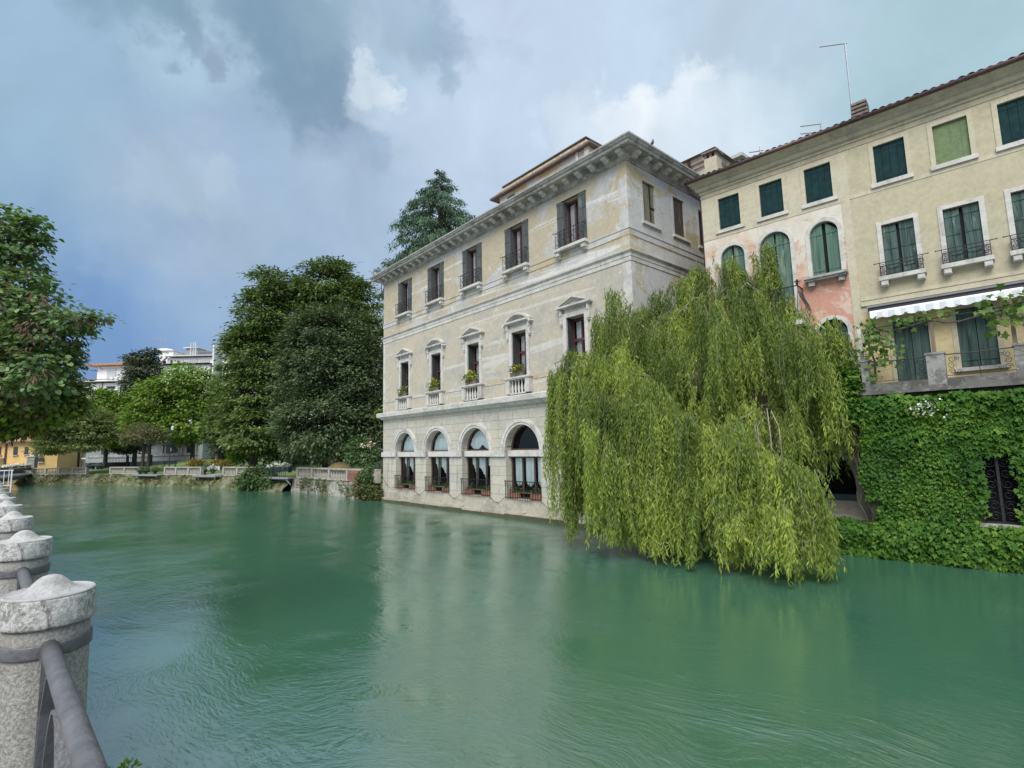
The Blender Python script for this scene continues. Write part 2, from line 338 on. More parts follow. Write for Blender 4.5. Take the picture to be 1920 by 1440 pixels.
# ------------------------------------------------------------------ leaves
DIAMOND = np.array([(0, 0, 0), (.42, .5, .12), (1, 0, -.05), (.42, -.5, .12)])
LANCE = np.array([(0, 0, 0), (.4, .5, .1), (1, 0, 0), (.4, -.5, .1)])
HEART = np.array([(0, 0, 0), (-.06, .3, .1), (.25, .55, .12), (.65, .45, .05), (1, 0, -.08), (.65, -.45, .05), (.25, -.55, .12), (-.06, -.3, .1)])
IVY = np.array([(0, 0, 0), (-.12, .42, .0), (.22, .34, .06), (.42, .62, -.05), (.55, .26, .06), (1, 0, -.12), (.55, -.26, .06), (.42, -.62, -.05), (.22, -.34, .06), (-.12, -.42, .0)])
def unit(a): return a / np.maximum(np.linalg.norm(a, axis=1, keepdims=True), 1e-9)
def leaf_mesh(name, base, d, nrm, L, W, tint, tpl, mat, parent=None):
    """every leaf is a small folded face of its own: base point, direction, face normal, size"""
    N = len(base); K = len(tpl)
    d = unit(d); side = unit(np.cross(d, nrm)); n2 = np.cross(side, d)
    L = np.broadcast_to(np.asarray(L, float), (N,)); W = np.broadcast_to(np.asarray(W, float), (N,))
    v = (base[:, None, :] + d[:, None, :] * (tpl[None, :, 0] * L[:, None])[:, :, None]
         + side[:, None, :] * (tpl[None, :, 1] * W[:, None])[:, :, None] + n2[:, None, :] * (tpl[None, :, 2] * W[:, None])[:, :, None])
    me = bpy.data.meshes.new(name)
    me.vertices.add(N * K); me.vertices.foreach_set('co', v.reshape(-1).astype(np.float32))
    me.loops.add(N * K); me.loops.foreach_set('vertex_index', np.arange(N * K, dtype=np.int32))
    me.polygons.add(N); me.polygons.foreach_set('loop_start', (np.arange(N) * K).astype(np.int32)); me.polygons.foreach_set('loop_total', np.full(N, K, dtype=np.int32))
    a = me.attributes.new('tint', 'FLOAT', 'POINT'); a.data.foreach_set('value', np.repeat(np.broadcast_to(tint, (N,)), K).astype(np.float32))
    me.materials.append(M[mat]); me.update(calc_edges=True); me.validate()
    o = bpy.data.objects.new(name, me); COL.objects.link(o)
    if parent is not None: o.parent = parent
    return o
def crown(name, parent, blobs, clumps, per, L, W, mat, tpl=DIAMOND, cr=(.6, .28), droop=.5, seed=1, inner=.3, up=.15, rough=.14, lo=-1.0):
    """foliage through the volume of a few ellipsoids: clumps of leaves, thick near the surface, with gaps"""
    g = np.random.default_rng(seed)
    bl = np.array(blobs, float); off = np.array(parent.location) if parent is not None else np.zeros(3)
    area = (bl[:, 3] * bl[:, 4] + bl[:, 3] * bl[:, 5] + bl[:, 4] * bl[:, 5]); pr = area / area.sum()
    C = []; O = []; T = []
    while len(C) < clumps:
        i = g.choice(len(bl), p=pr); b = bl[i]
        u = g.normal(size=3); u /= np.linalg.norm(u)
        if u[2] < lo: continue
        r = 1 - abs(g.normal()) * rough if g.random() > inner else g.uniform(.35, .9)
        p = b[:3] + u * b[3:] * r
        q = np.sqrt((((p - bl[:, :3]) / bl[:, 3:]) ** 2).sum(1)); q[i] = 9
        if q.min() < .72 and g.random() < .85: continue
        C.append(p); O.append(unit((u / b[3:])[None])[0]); T.append(g.random())
    C = np.array(C); O = np.array(O); T = np.array(T)
    N = clumps * per; k = np.repeat(np.arange(clumps), per)
    j = g.normal(size=(N, 3)) * np.array([cr[0], cr[0], cr[1]]) * .6
    base = C[k] + j
    d = O[k] * .6 + unit(j * np.array([1, 1, .4])) * .9 + g.normal(size=(N, 3)) * .35; d[:, 2] -= droop
    nrm = O[k] * .7 + g.normal(size=(N, 3)) * .35; nrm[:, 2] += .8
    s = g.uniform(.7, 1.25, N)
    t = np.clip(T[k] * .75 + g.random(N) * .25, 0, 1)
    return leaf_mesh(name, base - off, d, nrm, L * s, W * s, t, tpl, mat, parent)
def limb(m, p0, p1, r0, r1, bend=.12, n=7, k=6):
    p0 = Vector(p0); p1 = Vector(p1); d = p1 - p0; b = Vector((random.uniform(-1, 1), random.uniform(-1, 1), random.uniform(.1, .6))) * d.length * bend
    pts = [p0 + d * t + b * math.sin(PI * t) for t in [i / (k - 1) for i in range(k)]]
    m.tube(pts, [r0 + (r1 - r0) * i / (k - 1) for i in range(k)], n)
def tree(name, label, cat, base, blobs, clumps, per, L, W, mat, trunk_r=.25, group=None, trunk_mat='bark', **kw):
    t = thing(name, label, cat, base, 0, group); base = Vector(base)
    m = MB(); top = max(blobs, key=lambda b: b[2]); low = min(b[2] - b[5] for b in blobs)
    hub = base + Vector((0, 0, max(1.0, (low - base.z) + .8)))
    limb(m, base - base - Vector((0, 0, .3)), hub - base, trunk_r, trunk_r * .8, .03, 9)
    for b in blobs:
        c = Vector(b[:3]); limb(m, hub - base - Vector((0, 0, .1)), c - base + Vector((0, 0, b[5] * .4)), trunk_r * .6, .04)
        for q in range(5):
            a = random.uniform(0, 2 * PI); e = Vector((math.cos(a) * b[3], math.sin(a) * b[4], random.uniform(-.3, .5) * b[5])) * .8
            limb(m, c - base, c - base + e, trunk_r * .28, .02, .1, 5, 5)
    m.build('trunk', trunk_mat, t, True)
    crown('crown', t, blobs, clumps, per, L, W, mat, **kw)
    return t
def B(px, py, rx, rz, Y, ry=1.0):     # a foliage ellipsoid from what the photo shows, at its real distance
    p = at(px, py, Y); k = Y / FPX * 1.02
    return (p.x, p.y, p.z, rx * k, rx * k * ry, rz * k)

# ------------------------------------------------------------------ sky and light
SUN_EL, SUN_AZ = math.radians(50), math.radians(197)      # azimuth measured clockwise from +y
w = bpy.data.worlds.new("World"); S.world = w; w.use_nodes = True
t = NT(w.node_tree); t.n.clear()
wo = t.node('ShaderNodeOutputWorld'); bg = t.node('ShaderNodeBackground'); t.l.new(bg.outputs[0], wo.inputs[0])
bg.inputs[1].default_value = 0.068
sky = t.node('ShaderNodeTexSky', sky_type='NISHITA'); sky.sun_disc = False
sky.sun_elevation = SUN_EL; sky.sun_rotation = SUN_AZ; sky.air_density = 1.0; sky.dust_density = 1.5
D = t.vmath('NORMALIZE', t.node('ShaderNodeTexCoord').outputs['Generated'])
nz = t.node('ShaderNodeTexNoise'); t.put(nz.inputs['Vector'], D); nz.inputs['Scale'].default_value = 2.6; nz.inputs['Detail'].default_value = 9; nz.inputs['Roughness'].default_value = .58; nz.inputs['Distortion'].default_value = .35
ofs = t.vmath('SCALE', t.vmath('SUBTRACT', nz.outputs['Color'], (.5, .5, .5)), .26)
nf = t.node('ShaderNodeTexNoise'); t.put(nf.inputs['Vector'], D); nf.inputs['Scale'].default_value = 9; nf.inputs['Detail'].default_value = 8; nf.inputs['Roughness'].default_value = .6
ofs2 = t.vmath('SCALE', t.vmath('SUBTRACT', nf.outputs['Color'], (.5, .5, .5)), .12)
DW = t.vmath('NORMALIZE', t.vmath('ADD', t.vmath('ADD', D, ofs), ofs2))
# crisper edges for the small bright heaps
DC = t.vmath('NORMALIZE', t.vmath('ADD', D, t.vmath('SCALE', t.vmath('SUBTRACT', nf.outputs['Color'], (.5, .5, .5)), .22)))
col = t.mix(.88, sky.outputs[0], tuple(10 * c for c in lin((196, 215, 239))))
def blob(col, x, y, r0, r1, rgb, amt, vec=None):
    d = ray(x, y).normalized()
    f = t.rng(t.vmath('DOT_PRODUCT', vec if vec is not None else DW, tuple(d)), math.cos(math.atan(r1 / FPX)), math.cos(math.atan(r0 / FPX)), 0, amt)
    return t.mix(f, col, tuple(10 * c for c in lin(rgb)))
# storm blue over the park, paler grey cloud overhead, cyan grey to the right
for a in ((130, 350, 60, 520, (140, 172, 201), .92), (330, 650, 30, 330, (108, 146, 200), .75), (60, 620, 40, 300, (118, 154, 200), .6),
          (420, 470, 20, 230, (158, 184, 211), .8), (330, 360, 20, 160, (172, 190, 214), .75), (620, 430, 30, 260, (164, 188, 214), .7),
          (60, 60, 30, 230, (160, 188, 213), .7), (1560, 60, 100, 520, (178, 205, 217), .8), (1850, 120, 60, 380, (172, 204, 215), .8), (1200, 40, 60, 320, (203, 221, 243), .7)):
    col = blob(col, *a)
DM = t.vmath('NORMALIZE', t.vmath('ADD', t.vmath('ADD', D, t.vmath('SCALE', ofs, .55)), t.vmath('SCALE', t.vmath('SUBTRACT', nf.outputs['Color'], (.5, .5, .5)), .20)))
for a in ((960, 260, 30, 260, (194, 213, 232), .6), (700, 60, 20, 150, (172, 196, 216), .6), (380, 90, 10, 110, (178, 205, 224), .75)):
    col = blob(col, *a)
for a in ((490, 10, 12, 100, (132, 162, 187), .95), (545, 80, 12, 95, (130, 160, 185), .95), (590, 160, 10, 85, (132, 161, 187), .95), (640, 235, 8, 75, (134, 160, 186), .95), (690, 300, 6, 62, (154, 178, 204), .8), (600, 30, 10, 90, (150, 178, 198), .7),
          (250, -5, 12, 90, (132, 163, 184), .9), (300, 55, 4, 48, (136, 166, 188), .85), (335, 95, 3, 26, (142, 168, 192), .8), (400, 120, 3, 34, (142, 164, 190), .85), (425, 150, 3, 24, (150, 170, 196), .7),
          (830, 45, 6, 62, (150, 176, 200), .85), (872, 95, 4, 40, (146, 173, 198), .85), (860, 140, 3, 30, (158, 182, 206), .7), (760, 20, 8, 70, (158, 184, 204), .7), (925, 115, 3, 26, (172, 194, 216), .7),
          (990, 135, 4, 40, (176, 198, 220), .7), (1380, 110, 14, 120, (184, 205, 222), .75), (1480, 235, 8, 80, (174, 200, 215), .7), (1330, 60, 10, 90, (188, 208, 226), .6), (60, 330, 20, 170, (152, 182, 204), .5)):
    col = blob(col, *a, vec=DM)
for a in ((705, 165, 5, 36, (214, 229, 241), .8), (735, 190, 5, 32, (222, 235, 244), .85), (700, 215, 6, 50, (200, 217, 233), .6), (1215, 215, 12, 56, (240, 247, 252), .95), (1165, 228, 8, 42, (232, 242, 250), .9), (1290, 178, 7, 42, (230, 241, 249), .85), (1330, 165, 4, 24, (232, 242, 250), .8),
          (1300, 240, 14, 100, (222, 234, 245), .8), (1130, 280, 12, 95, (220, 232, 244), .75), (1060, 265, 8, 70, (214, 229, 243), .7), (1400, 215, 8, 80, (210, 227, 240), .65), (1340, 290, 10, 90, (214, 229, 241), .6), (1480, 180, 6, 60, (200, 219, 232), .5)):
    col = blob(col, *a, vec=DM)
for a in ((340, 345, 8, 75, (174, 196, 216), .7), (400, 330, 6, 50, (180, 200, 218), .6), (290, 360, 6, 50, (168, 192, 214), .6), (430, 440, 8, 80, (164, 188, 212), .6), (520, 430, 8, 70, (166, 190, 213), .55), (250, 450, 8, 80, (148, 177, 207), .5), (560, 500, 8, 70, (158, 184, 212), .5), (620, 330, 8, 70, (172, 190, 214), .5), (950, 60, 10, 120, (198, 214, 234), .5), (880, 250, 10, 110, (196, 212, 232), .5)):
    col = blob(col, *a, vec=DC)
lum = t.rng(t.noise(D, 5.5, 9, .6, .5), .25, .75, .98, 1.2, False)
col = t.vmath('MULTIPLY', col, t.node('ShaderNodeCombineXYZ').outputs[0]) if False else t.mix(1.0, col, t.vmath('SCALE', (1, 1, 1), 1.0), 'MULTIPLY')
sc = t.node('ShaderNodeVectorMath', operation='SCALE'); t.put(sc.inputs[0], col); t.put(sc.inputs['Scale'], lum)
t.l.new(sc.outputs[0], bg.inputs[0])
sl = bpy.data.lights.new("sun", 'SUN'); so = bpy.data.objects.new("sun", sl); COL.objects.link(so)
sl.energy = 3.3; sl.angle = math.radians(38); sl.color = (1, .98, .95)
sdir = Vector((math.sin(SUN_AZ) * math.cos(SUN_EL), math.cos(SUN_AZ) * math.cos(SUN_EL), math.sin(SUN_EL)))
so.rotation_euler = sdir.to_track_quat('Z', 'Y').to_euler()

# ------------------------------------------------------------------ frames of the two facades
AL, AR = -0.7168, -0.8174
UP = Vector((-math.sin(AL), -math.cos(AL), 0)); NP = Vector((math.cos(AL), -math.sin(AL), 0))     # palazzo: along, into
UH = Vector((-math.sin(AR), -math.cos(AR), 0)); NH = Vector((math.cos(AR), -math.sin(AR), 0))     # houses
P0 = Vector((-8.878, 35.943, 0)); PRZ = math.atan2(UP.y, UP.x)
H0 = Vector((10.591, 14.933, 0)) + NH * 1.4; HRZ = math.atan2(UH.y, UH.x)
def PW(u, n, z=0): return P0 + UP * u + NP * n + Vector((0, 0, z))
def HW(u, n, z=0): return H0 + UH * u + NH * n + Vector((0, 0, z))
def pix(p):
    v = Vector(p) - Vector((0, 0, EYE)); return (960 + FPX * v.dot(CR) / v.dot(FW), 720 - FPX * v.dot(CU) / v.dot(FW))

# ------------------------------------------------------------------ river
m, t = new_mat('river_water'); o = t.obj
flow = t.mapping(o, (1, 1, 1), (0, 0, math.radians(38)))
warp = t.vmath('ADD', flow, t.vmath('SCALE', t.node('ShaderNodeTexNoise').outputs['Color'], 0.0))
wn = t.node('ShaderNodeTexNoise'); t.put(wn.inputs['Vector'], flow); wn.inputs['Scale'].default_value = .16; wn.inputs['Detail'].default_value = 3
warp = t.vmath('ADD', flow, t.vmath('SCALE', wn.outputs['Color'], 5.0))
big = t.noise(t.mapping(warp, (.30, .9, 1)), .8, 3, .5, .6)
med = t.noise(t.mapping(warp, (.7, 2.1, 1)), 2.3, 4, .55, .5)
fin = t.noise(t.mapping(warp, (1.0, 2.8, 1)), 6.5, 4, .6, .4)
calm = t.rng(t.noise(warp, .22, 4, .55, .8), .40, .66, .34, 1.0)
h = t.math('ADD', t.math('MULTIPLY', big, .38), t.math('ADD', t.math('MULTIPLY', t.math('MULTIPLY', med, calm), .36), t.math('MULTIPLY', t.math('MULTIPLY', fin, calm), .34)))
chop = t.math('MULTIPLY', t.rng(t.noise(t.mapping(warp, (.35, 1, 1)), .42, 5, .6, .8), .56, .70), t.noise(t.mapping(warp, (1.0, 3.2, 1)), 4.0, 3, .5, .3))
h = t.math('ADD', h, t.math('MULTIPLY', chop, .55))
bm = t.bump(h, 1.0, .034)
cv = t.rng(t.noise(warp, .12, 5, .6, .6), .3, .7)
t.put(t.p.inputs['Base Color'], t.mix(cv, (.038, .114, .070), (.046, .130, .080)))
t.p.inputs['Roughness'].default_value = .045; t.p.inputs['IOR'].default_value = 3.4; t.put(t.p.inputs['Normal'], bm)
M['water'] = m
rv = MB(); rv.quad((-900, -900, 0), (900, -900, 0), (900, 900, 0), (-900, 900, 0)); tag(rv.build('river', 'water'), kind='structure')

# ------------------------------------------------------------------ land and far bank
M['grass'] = None
m, t = new_mat('park_lawn'); o = t.obj
c = t.mix(t.rng(t.noise(o, .12, 6, .6), .4, .6), (.10, .165, .04), (.155, .20, .055)); c = t.mix(t.rng(t.noise(o, 3, 8, .7), .3, .7, 0, .5), c, (.045, .075, .02))
t.put(t.p.inputs['Base Color'], c); t.p.inputs['Roughness'].default_value = .95; t.put(t.p.inputs['Normal'], t.bump(t.noise(o, 9, 6, .7), .5, .05)); M['grass'] = m
M['path'] = m_simple('gravel_path', (.30, .28, .25), .95, .2, 3, 0, .3, 40)
M['paving'] = m_plaster('grey_paving', (.30, .29, .27), (.25, .24, .225), (.34, .33, .31), (.2, .19, .18), 1.0, (.4, .6), (.6, .7), .2)
ZB = 1.15
bank = [Vector(p) for p in ((-8.88, 35.94, 0), (-11.1, 37.6, 0), (-15.4, 42.4, 0), (-19.3, 46.3, 0), (-25.2, 50.4, 0), (-30.9, 54.3, 0), (-43.1, 61.9, 0), (-52.0, 66.9, 0), (-66.8, 71.9, 0))]
def bank_s(d, off=0.0):               # the point at arc length d along the far bank, off metres inland
    for a, b in zip(bank, bank[1:]):
        L = (b - a).length
        if d <= L or b is bank[-1]:
            u = (b - a).normalized(); n = Vector((-u.y, u.x, 0)) * -1
            return a + u * d + n * off, u
        d -= L
BL = sum((b - a).length for a, b in zip(bank, bank[1:]))
def bank_px(px, off=0.0, z=ZB):       # arc length where the bank edge stands at photo column px
    lo, hi = 0.0, BL
    for _ in range(50):
        mid = (lo + hi) / 2
        p, u = bank_s(mid, off); p = p.copy(); p.z = z
        if pix(p)[0] > px: lo = mid
        else: hi = mid
    return lo
edge = [b.copy() for b in bank[::-1]] + [Vector((4.9, 20.6, 0)), Vector((7.9, 19.9, 0)), HW(0, .2), HW(12, .2), HW(60, .2)]
dirs = []
ang0, ang1 = math.radians(158), math.radians(-35)
g = MB(); n = len(edge)
for i, p in enumerate(edge):
    a = ang0 + (ang1 - ang0) * i / (n - 1); dv = Vector((math.cos(a), math.sin(a), 0))
    inl = Vector((.55, .83, 0)) if i < 9 else Vector((.7, .71, 0))
    g.v += [tuple(p + Vector((0, 0, ZB))), tuple(p + inl * 7 + Vector((0, 0, ZB + .35))), tuple(p + inl * 24 + Vector((0, 0, 2.55))), tuple(p + inl * 24 + dv * 1800 + Vector((0, 0, 2.6)))]
for i in range(n - 1):
    for k in range(3): g.f.append((4 * i + k, 4 * i + k + 1, 4 * i + 5 + k, 4 * i + 4 + k)); g.mi.append(0)
tag(g.build('lawn', 'grass'), kind='structure')
# stone river wall next to the palace, rubble bank beyond
def bank_strip(name, d0, d1, prof, mat, amp, label, seed, step=.35):
    m = MB(); k = len(prof); ns = max(2, int((d1 - d0) / step)); g = np.random.default_rng(seed); fld = g.normal(size=(ns + 1, k))
    fld = fld * .6 + np.roll(fld, 1, 0) * .4
    for i in range(ns + 1):
        p, u = bank_s(d0 + (d1 - d0) * i / ns); nrm = Vector((u.y, -u.x, 0)) * -1
        for j, (out, z) in enumerate(prof):
            a = amp * (0 if j in (0, k - 1) else 1); q = p + nrm * (out + a * fld[i, j]); q.z = z + a * .5 * fld[i, (j + 1) % k]
            m.v.append(tuple(q))
    for i in range(ns):
        for j in range(k - 1): m.f.append((i * k + j, i * k + j + 1, (i + 1) * k + j + 1, (i + 1) * k + j)); m.mi.append(0)
    return tag(m.build(name, mat), label, 'wall')
sW = bank_px(552)
M['river_wall'] = m_plaster('mossy_river_wall', (.36, .345, .30), (.27, .26, .215), (.44, .43, .40), (.12, .125, .06), 1.6, (.45, .58), (.56, .64), .7)
M['rubble'] = m_plaster('mossy_rubble', (.20, .19, .14), (.10, .115, .045), (.42, .40, .35), (.07, .085, .03), 1.3, (.40, .56), (.57, .66), .6)
bank_strip('river_wall', 0, sW + .4, [(.15, -1), (.12, .1), (.06, .3), (.03, .6), (.02, .9), (0, ZB), (-.5, ZB + .012)], 'river_wall', .03, 'stained stone river wall below the balustrade beside the palace', 3)
bank_strip('rubble_bank', sW + .4, BL, [(1.1, -1), (.95, .02), (.7, .3), (.5, .55), (.3, .8), (.12, 1.0), (0, ZB), (-.6, ZB + .012)], 'rubble', .13, 'mossy rubble stone bank along the far side of the park', 4)
# weeds on the bank: uncountable
g = np.random.default_rng(5); NN = 5200
ds = g.uniform(1, BL - .5, NN); keep = np.sin(ds * 1.7) + np.sin(ds * .63 + 1) + g.normal(size=NN) * .9 > .2
pts = []
for d in ds[keep]:
    p, u = bank_s(d); nn = Vector((u.y, -u.x, 0)) * -1; z = g.uniform(.12, 1.2); o = (1.05 * (1 - z / 1.2) + .05) if d > sW + .4 else .1
    q = p + nn * o; pts.append((q.x, q.y, z))
pts = np.array(pts); NN = len(pts)
dd = np.array([[-.5, -.75, -.3]]) + g.normal(size=(NN, 3)) * .55
wo_ = leaf_mesh('bank_weeds', pts, dd, np.array([[-.4, -.6, .7]]) + g.normal(size=(NN, 3)) * .4, g.uniform(.15, .4, NN), g.uniform(.07, .16, NN), g.random(NN), DIAMOND, 'lf_weed')
tag(wo_, 'moss and weeds hanging from the stones of the far bank', 'weeds', kind='stuff')

# balustrades of the park
def baluster_mesh(h, r):
    return MB().lathe([(r * .85, 0), (r * .85, h * .06), (r * .5, h * .1), (r * .95, h * .3), (r * .8, h * .45), (r * .42, h * .7), (r * .5, h * .88), (r * .85, h * .93), (r * .85, h)], 8)
def balustrade(px0, px1, piers, label, z=ZB):
    a, _ = bank_s(bank_px(px0), .12); b, _ = bank_s(bank_px(px1), .12)      # px0 left, px1 right
    d = b - a; L = d.length; t = thing('balustrade', label, 'balustrade', (a.x, a.y, z), math.atan2(d.y, d.x), 'stone balustrades along the far bank')
    part(t, 'plinth', 'park_stone', lambda m: m.box(0, L, -.15, .15, 0.003, .14)); part(t, 'handrail', 'park_stone', lambda m: m.box(-.02, L + .02, -.16, .16, .80, .91))
    xs = [0.14] + [L * i / piers for i in range(1, piers)] + [L - .14]
    pm = None
    for x in xs:
        if pm is None: pm = part(t, 'pier', 'park_stone', lambda m: m.box(-.14, .14, -.14, .14, .14, .80)); pm.location = (x, 0, 0)
        else: c = copy_tree(pm, t, (x, 0, 0))
    proto = None
    for x0, x1 in zip(xs, xs[1:]):
        k = max(2, int((x1 - x0 - .3) / .27))
        for i in range(k):
            x = x0 + .14 + (x1 - x0 - .28) * (i + .5) / k
            if proto is None: proto = baluster_mesh(.66, .085).build('baluster', 'park_stone', t, True, (x, 0, .14))
            else: copy_tree(proto, t, (x, 0, .14))
    return t
balustrade(556, 652, 3, 'pale stone balustrade beside the brick pier near the palace')
balustrade(417, 503, 3, 'stone balustrade half hidden behind the dark overhanging bush')
balustrade(307, 377, 3, 'stone balustrade in front of the gravel path and orange shrubs')
balustrade(205, 261, 2, 'stone balustrade in front of the small brownish tree')
balustrade(60, 162, 4, 'long stone balustrade below the feathery tree beside the bridge')
# brick pier and ivy covered parapet next to the palace
a, u_ = bank_s(bank_px(676), .12); b, _ = bank_s(bank_px(652), .12)
d = a - b; t = thing('parapet', 'low parapet with red brick pier between balustrade and palace', 'parapet', (b.x, b.y, ZB), math.atan2(d.y, d.x)); L = d.length
part(t, 'brick_pier', 'brick', lambda m: m.box(.02, L * .9, -.17, .17, .003, .80)); 
e, _ = bank_s(.06, .12); L2 = (e - b).length
part(t, 'wall', 'stone_base', lambda m: m.box(L * .9, L2, -.14, .14, .003, .80)); part(t, 'coping', 'park_stone', lambda m: m.box(0, L2, -.18, .18, .80, .92))
part(t, 'end_pier', 'park_stone', lambda m: m.box(L2 - .75, L2 - .1, -.20, -.14, .003, .797))
# little landing decks over the water
def deck(px0, px1, label, rail=False):
    a, _ = bank_s(bank_px(px0), 0); b, _ = bank_s(bank_px(px1), 0); d = b - a; L = d.length
    t = thing('landing_deck', label, 'landing', (a.x, a.y, ZB), math.atan2(d.y, d.x), 'small wooden landings on the far bank')
    part(t, 'boards', 'deck', lambda m: m.box(-.3, L + .3, -.75, .3, -.07, .06))
    for x in (.15, L - .3): part(t, 'bracket', 'white_paint', lambda m: m.tube([(x, -.6, -.08), (x, -.1, -.6)], .05, 6))
    part(t, 'beam', 'dark_metal', lambda m: m.box(-.28, L + .28, -.72, -.6, -.17, -.072))
    if rail:
        def f(m):
            for k in range(int(L / .3) + 1): m.box(k * .3, k * .3 + .03, -.72, -.69, .06, .9)
            m.box(-.1, L + .1, -.73, -.68, .9, .95)
        part(t, 'railing', 'dark_metal', f)
    return t
deck(510, 551, 'wooden landing with dark railing and white flowers', True); deck(378, 415, 'low wooden landing in front of the white garden steps'); deck(264, 305, 'wooden landing in front of the flower urns')

# ------------------------------------------------------------------ the palace
pal = thing('palace', 'large pale stone and plaster palace standing in the river with arched ground floor', 'palace', P0, PRZ)
LP, DP = 20.9, 12.5
CB = [3.0, 6.72, 10.42, 14.15, 17.87]
ZG = 5.45
def L_path(p):   # line round left side, river front, right side
    return [(-p, DP), (-p, -p), (LP + p, -p), (LP + p, DP)]
# walls
def f(m):
    m.sheet(rect(0, LP, -1.2, ZG), [arch_poly(c, 1.24, .88, 3.2) for c in CB], .40)
    m.quad((LP, 0, -1.2), (LP, DP, -1.2), (LP, DP, ZG), (LP, 0, ZG)); m.quad((0, DP, -1.2), (0, 0, -1.2), (0, 0, ZG), (0, DP, ZG))
part(pal, 'ground_storey_wall', 'ashlar', f)
def f(m):
    m.sheet(rect(0, LP, ZG, 10.7), [rect(c - .53, c + .53, 5.93, 9.0) for c in CB], .42)
    m.quad((0, DP, ZG), (0, 0, ZG), (0, 0, 10.7), (0, DP, 10.7))
part(pal, 'middle_storey_wall', 'plaster_mid', f)
def f(m):
    m.sheet(rect(0, LP, 10.7, 15.2), [rect(c - .485, c + .485, 12.2, 14.42) for c in CB], .30)
    m.quad((0, DP, 10.7), (0, 0, 10.7), (0, 0, 15.2), (0, DP, 15.2)); m.quad((LP, DP, ZG), (0, DP, ZG), (0, DP, 15.2), (LP, DP, 15.2))
part(pal, 'upper_storey_wall', 'plaster_top', f)
def f(m):
    # the narrow side: modelled as a sheet in x, z then turned round the corner
    m.sheet(rect(0, DP, ZG, 15.2), [rect(a, b, 12.56, 14.37) for a, b in ((1.07, 1.95), (3.38, 4.28), (5.55, 6.4))], .16)
    m.xf(lambda p: Vector((LP - p.y, p.x, p.z)))
part(pal, 'side_wall', 'plaster_side', f)
part(pal, 'dark_lining', 'dark_room', lambda m: (m.box(.05, LP - .05, 1.6, 1.7, .5, 15.1), m.box(.05, LP - .05, .5, 1.65, 5.2, 5.4), m.box(.05, LP - .05, .5, 1.65, 10.4, 10.6), m.box(.05, LP - .05, .5, 1.65, 14.8, 15.0), m.box(.05, LP - .05, .5, 1.65, .3, .5)))  # near-black upright sheet and floors stand in for the unlit rooms
part(pal, 'corner_strip', 'stone', lambda m: m.box(LP - .42, LP + .012, -.012, .25, 5.9, 10.62)); part(pal, 'corner_strip', 'stone', lambda m: m.box(-.012, .30, -.012, .25, 5.9, 10.62))
part(pal, 'upper_corner_strip', 'plaster_side', lambda m: (m.box(LP - .45, LP + .010, -.010, .30, 11.1, 14.9),))
# string courses and bands
part(pal, 'string_course', 'stone', lambda m: m.sweep([(0, 5.38), (.10, 5.40), (.16, 5.47), (.22, 5.52), (.34, 5.56), (.36, 5.80), (.30, 5.84), (0, 5.88)], L_path))
part(pal, 'string_course', 'stone', lambda m: m.sweep([(0, 10.66), (.025, 10.66), (.025, 10.84), (.045, 10.845), (.045, 11.0), (.09, 11.02), (.13, 11.07), (.13, 11.10), (0, 11.13)], L_path))
part(pal, 'sill_band', 'plaster_side', lambda m: m.sweep([(0, 11.74), (.025, 11.74), (.025, 12.0), (.05, 12.0), (.05, 12.04), (0, 12.05)], L_path))
xs = [-.02] + [v for c in CB for v in (c - .555, c + .555)] + [LP + .012]
for x0, x1 in zip(xs[::2], xs[1::2]): part(pal, 'plaster_band', 'plaster_side', lambda m: m.box(x0 + (.4 if x0 > 0 else 0), x1 - (.4 if x1 < LP else 0), -.02, .02, 6.55, 6.74))
def f(m):   # impost band, wraps into the arches
    xs = [-.10] + [v for c in CB for v in (c - 1.24, c + 1.24)] + [LP + .1]
    for x0, x1 in zip(xs[::2], xs[1::2]): m.box(x0, x1, -.10, .10, 2.9, 3.2)
    for c in CB: m.box(c - 1.238, c + 1.238, .16, .44, 2.9, 3.2)
part(pal, 'impost_band', 'stone', f)
for c in CB:
    def f(m):
        o = [(c + 1.50 * math.cos(PI * i / 28), 3.2 + 1.50 * math.sin(PI * i / 28)) for i in range(29)]; q = [(c + 1.36 * math.cos(PI * i / 28), 3.2 + 1.36 * math.sin(PI * i / 28)) for i in range(29)]
        r = [(c + 1.235 * math.cos(PI * i / 28), 3.2 + 1.235 * math.sin(PI * i / 28)) for i in range(29)]
        for k in range(28):
            m.prism([o[k], o[k + 1], q[k + 1], q[k]], -.11, .05); m.prism([q[k], q[k + 1], r[k + 1], r[k]], -.075, .05)
    part(pal, 'archivolt', 'stone', f)
# base: plinth blocks and mossy waterline
def f(m):
    xs = [0] + [v for c in CB for v in (c - 1.24, c + 1.24)] + [LP]
    for i, (x0, x1) in enumerate(zip(xs[::2], xs[1::2])): m.box(x0 - (.05 if x0 else .05), x1 + .05, -.07, .06, -1, .62)
    for c in CB: m.box(c - 1.19, c + 1.19, -.035, .06, -1, .86)
part(pal, 'plinth', 'stone_base', f)
def f(m):
    g = np.random.default_rng(2); x = -.2
    while x < LP + .2:
        L = g.uniform(1.0, 2.6); h = g.uniform(.22, .32); m.box(x, min(x + L - .02, LP + .25), -.22 + g.uniform(-.03, .03), -.02, -1, h); x += L
part(pal, 'footing', 'stone_base', f)
def f(m):
    g = np.random.default_rng(3); x = -.3
    while x < LP + .3:
        L = g.uniform(.5, 1.5); h = g.uniform(.10, .19); m.box(x, min(x + L, LP + .3), -.27 + g.uniform(-.03, .03), -.05, -1, h); x += L
part(pal, 'mossy_waterline', 'moss_stone', f)
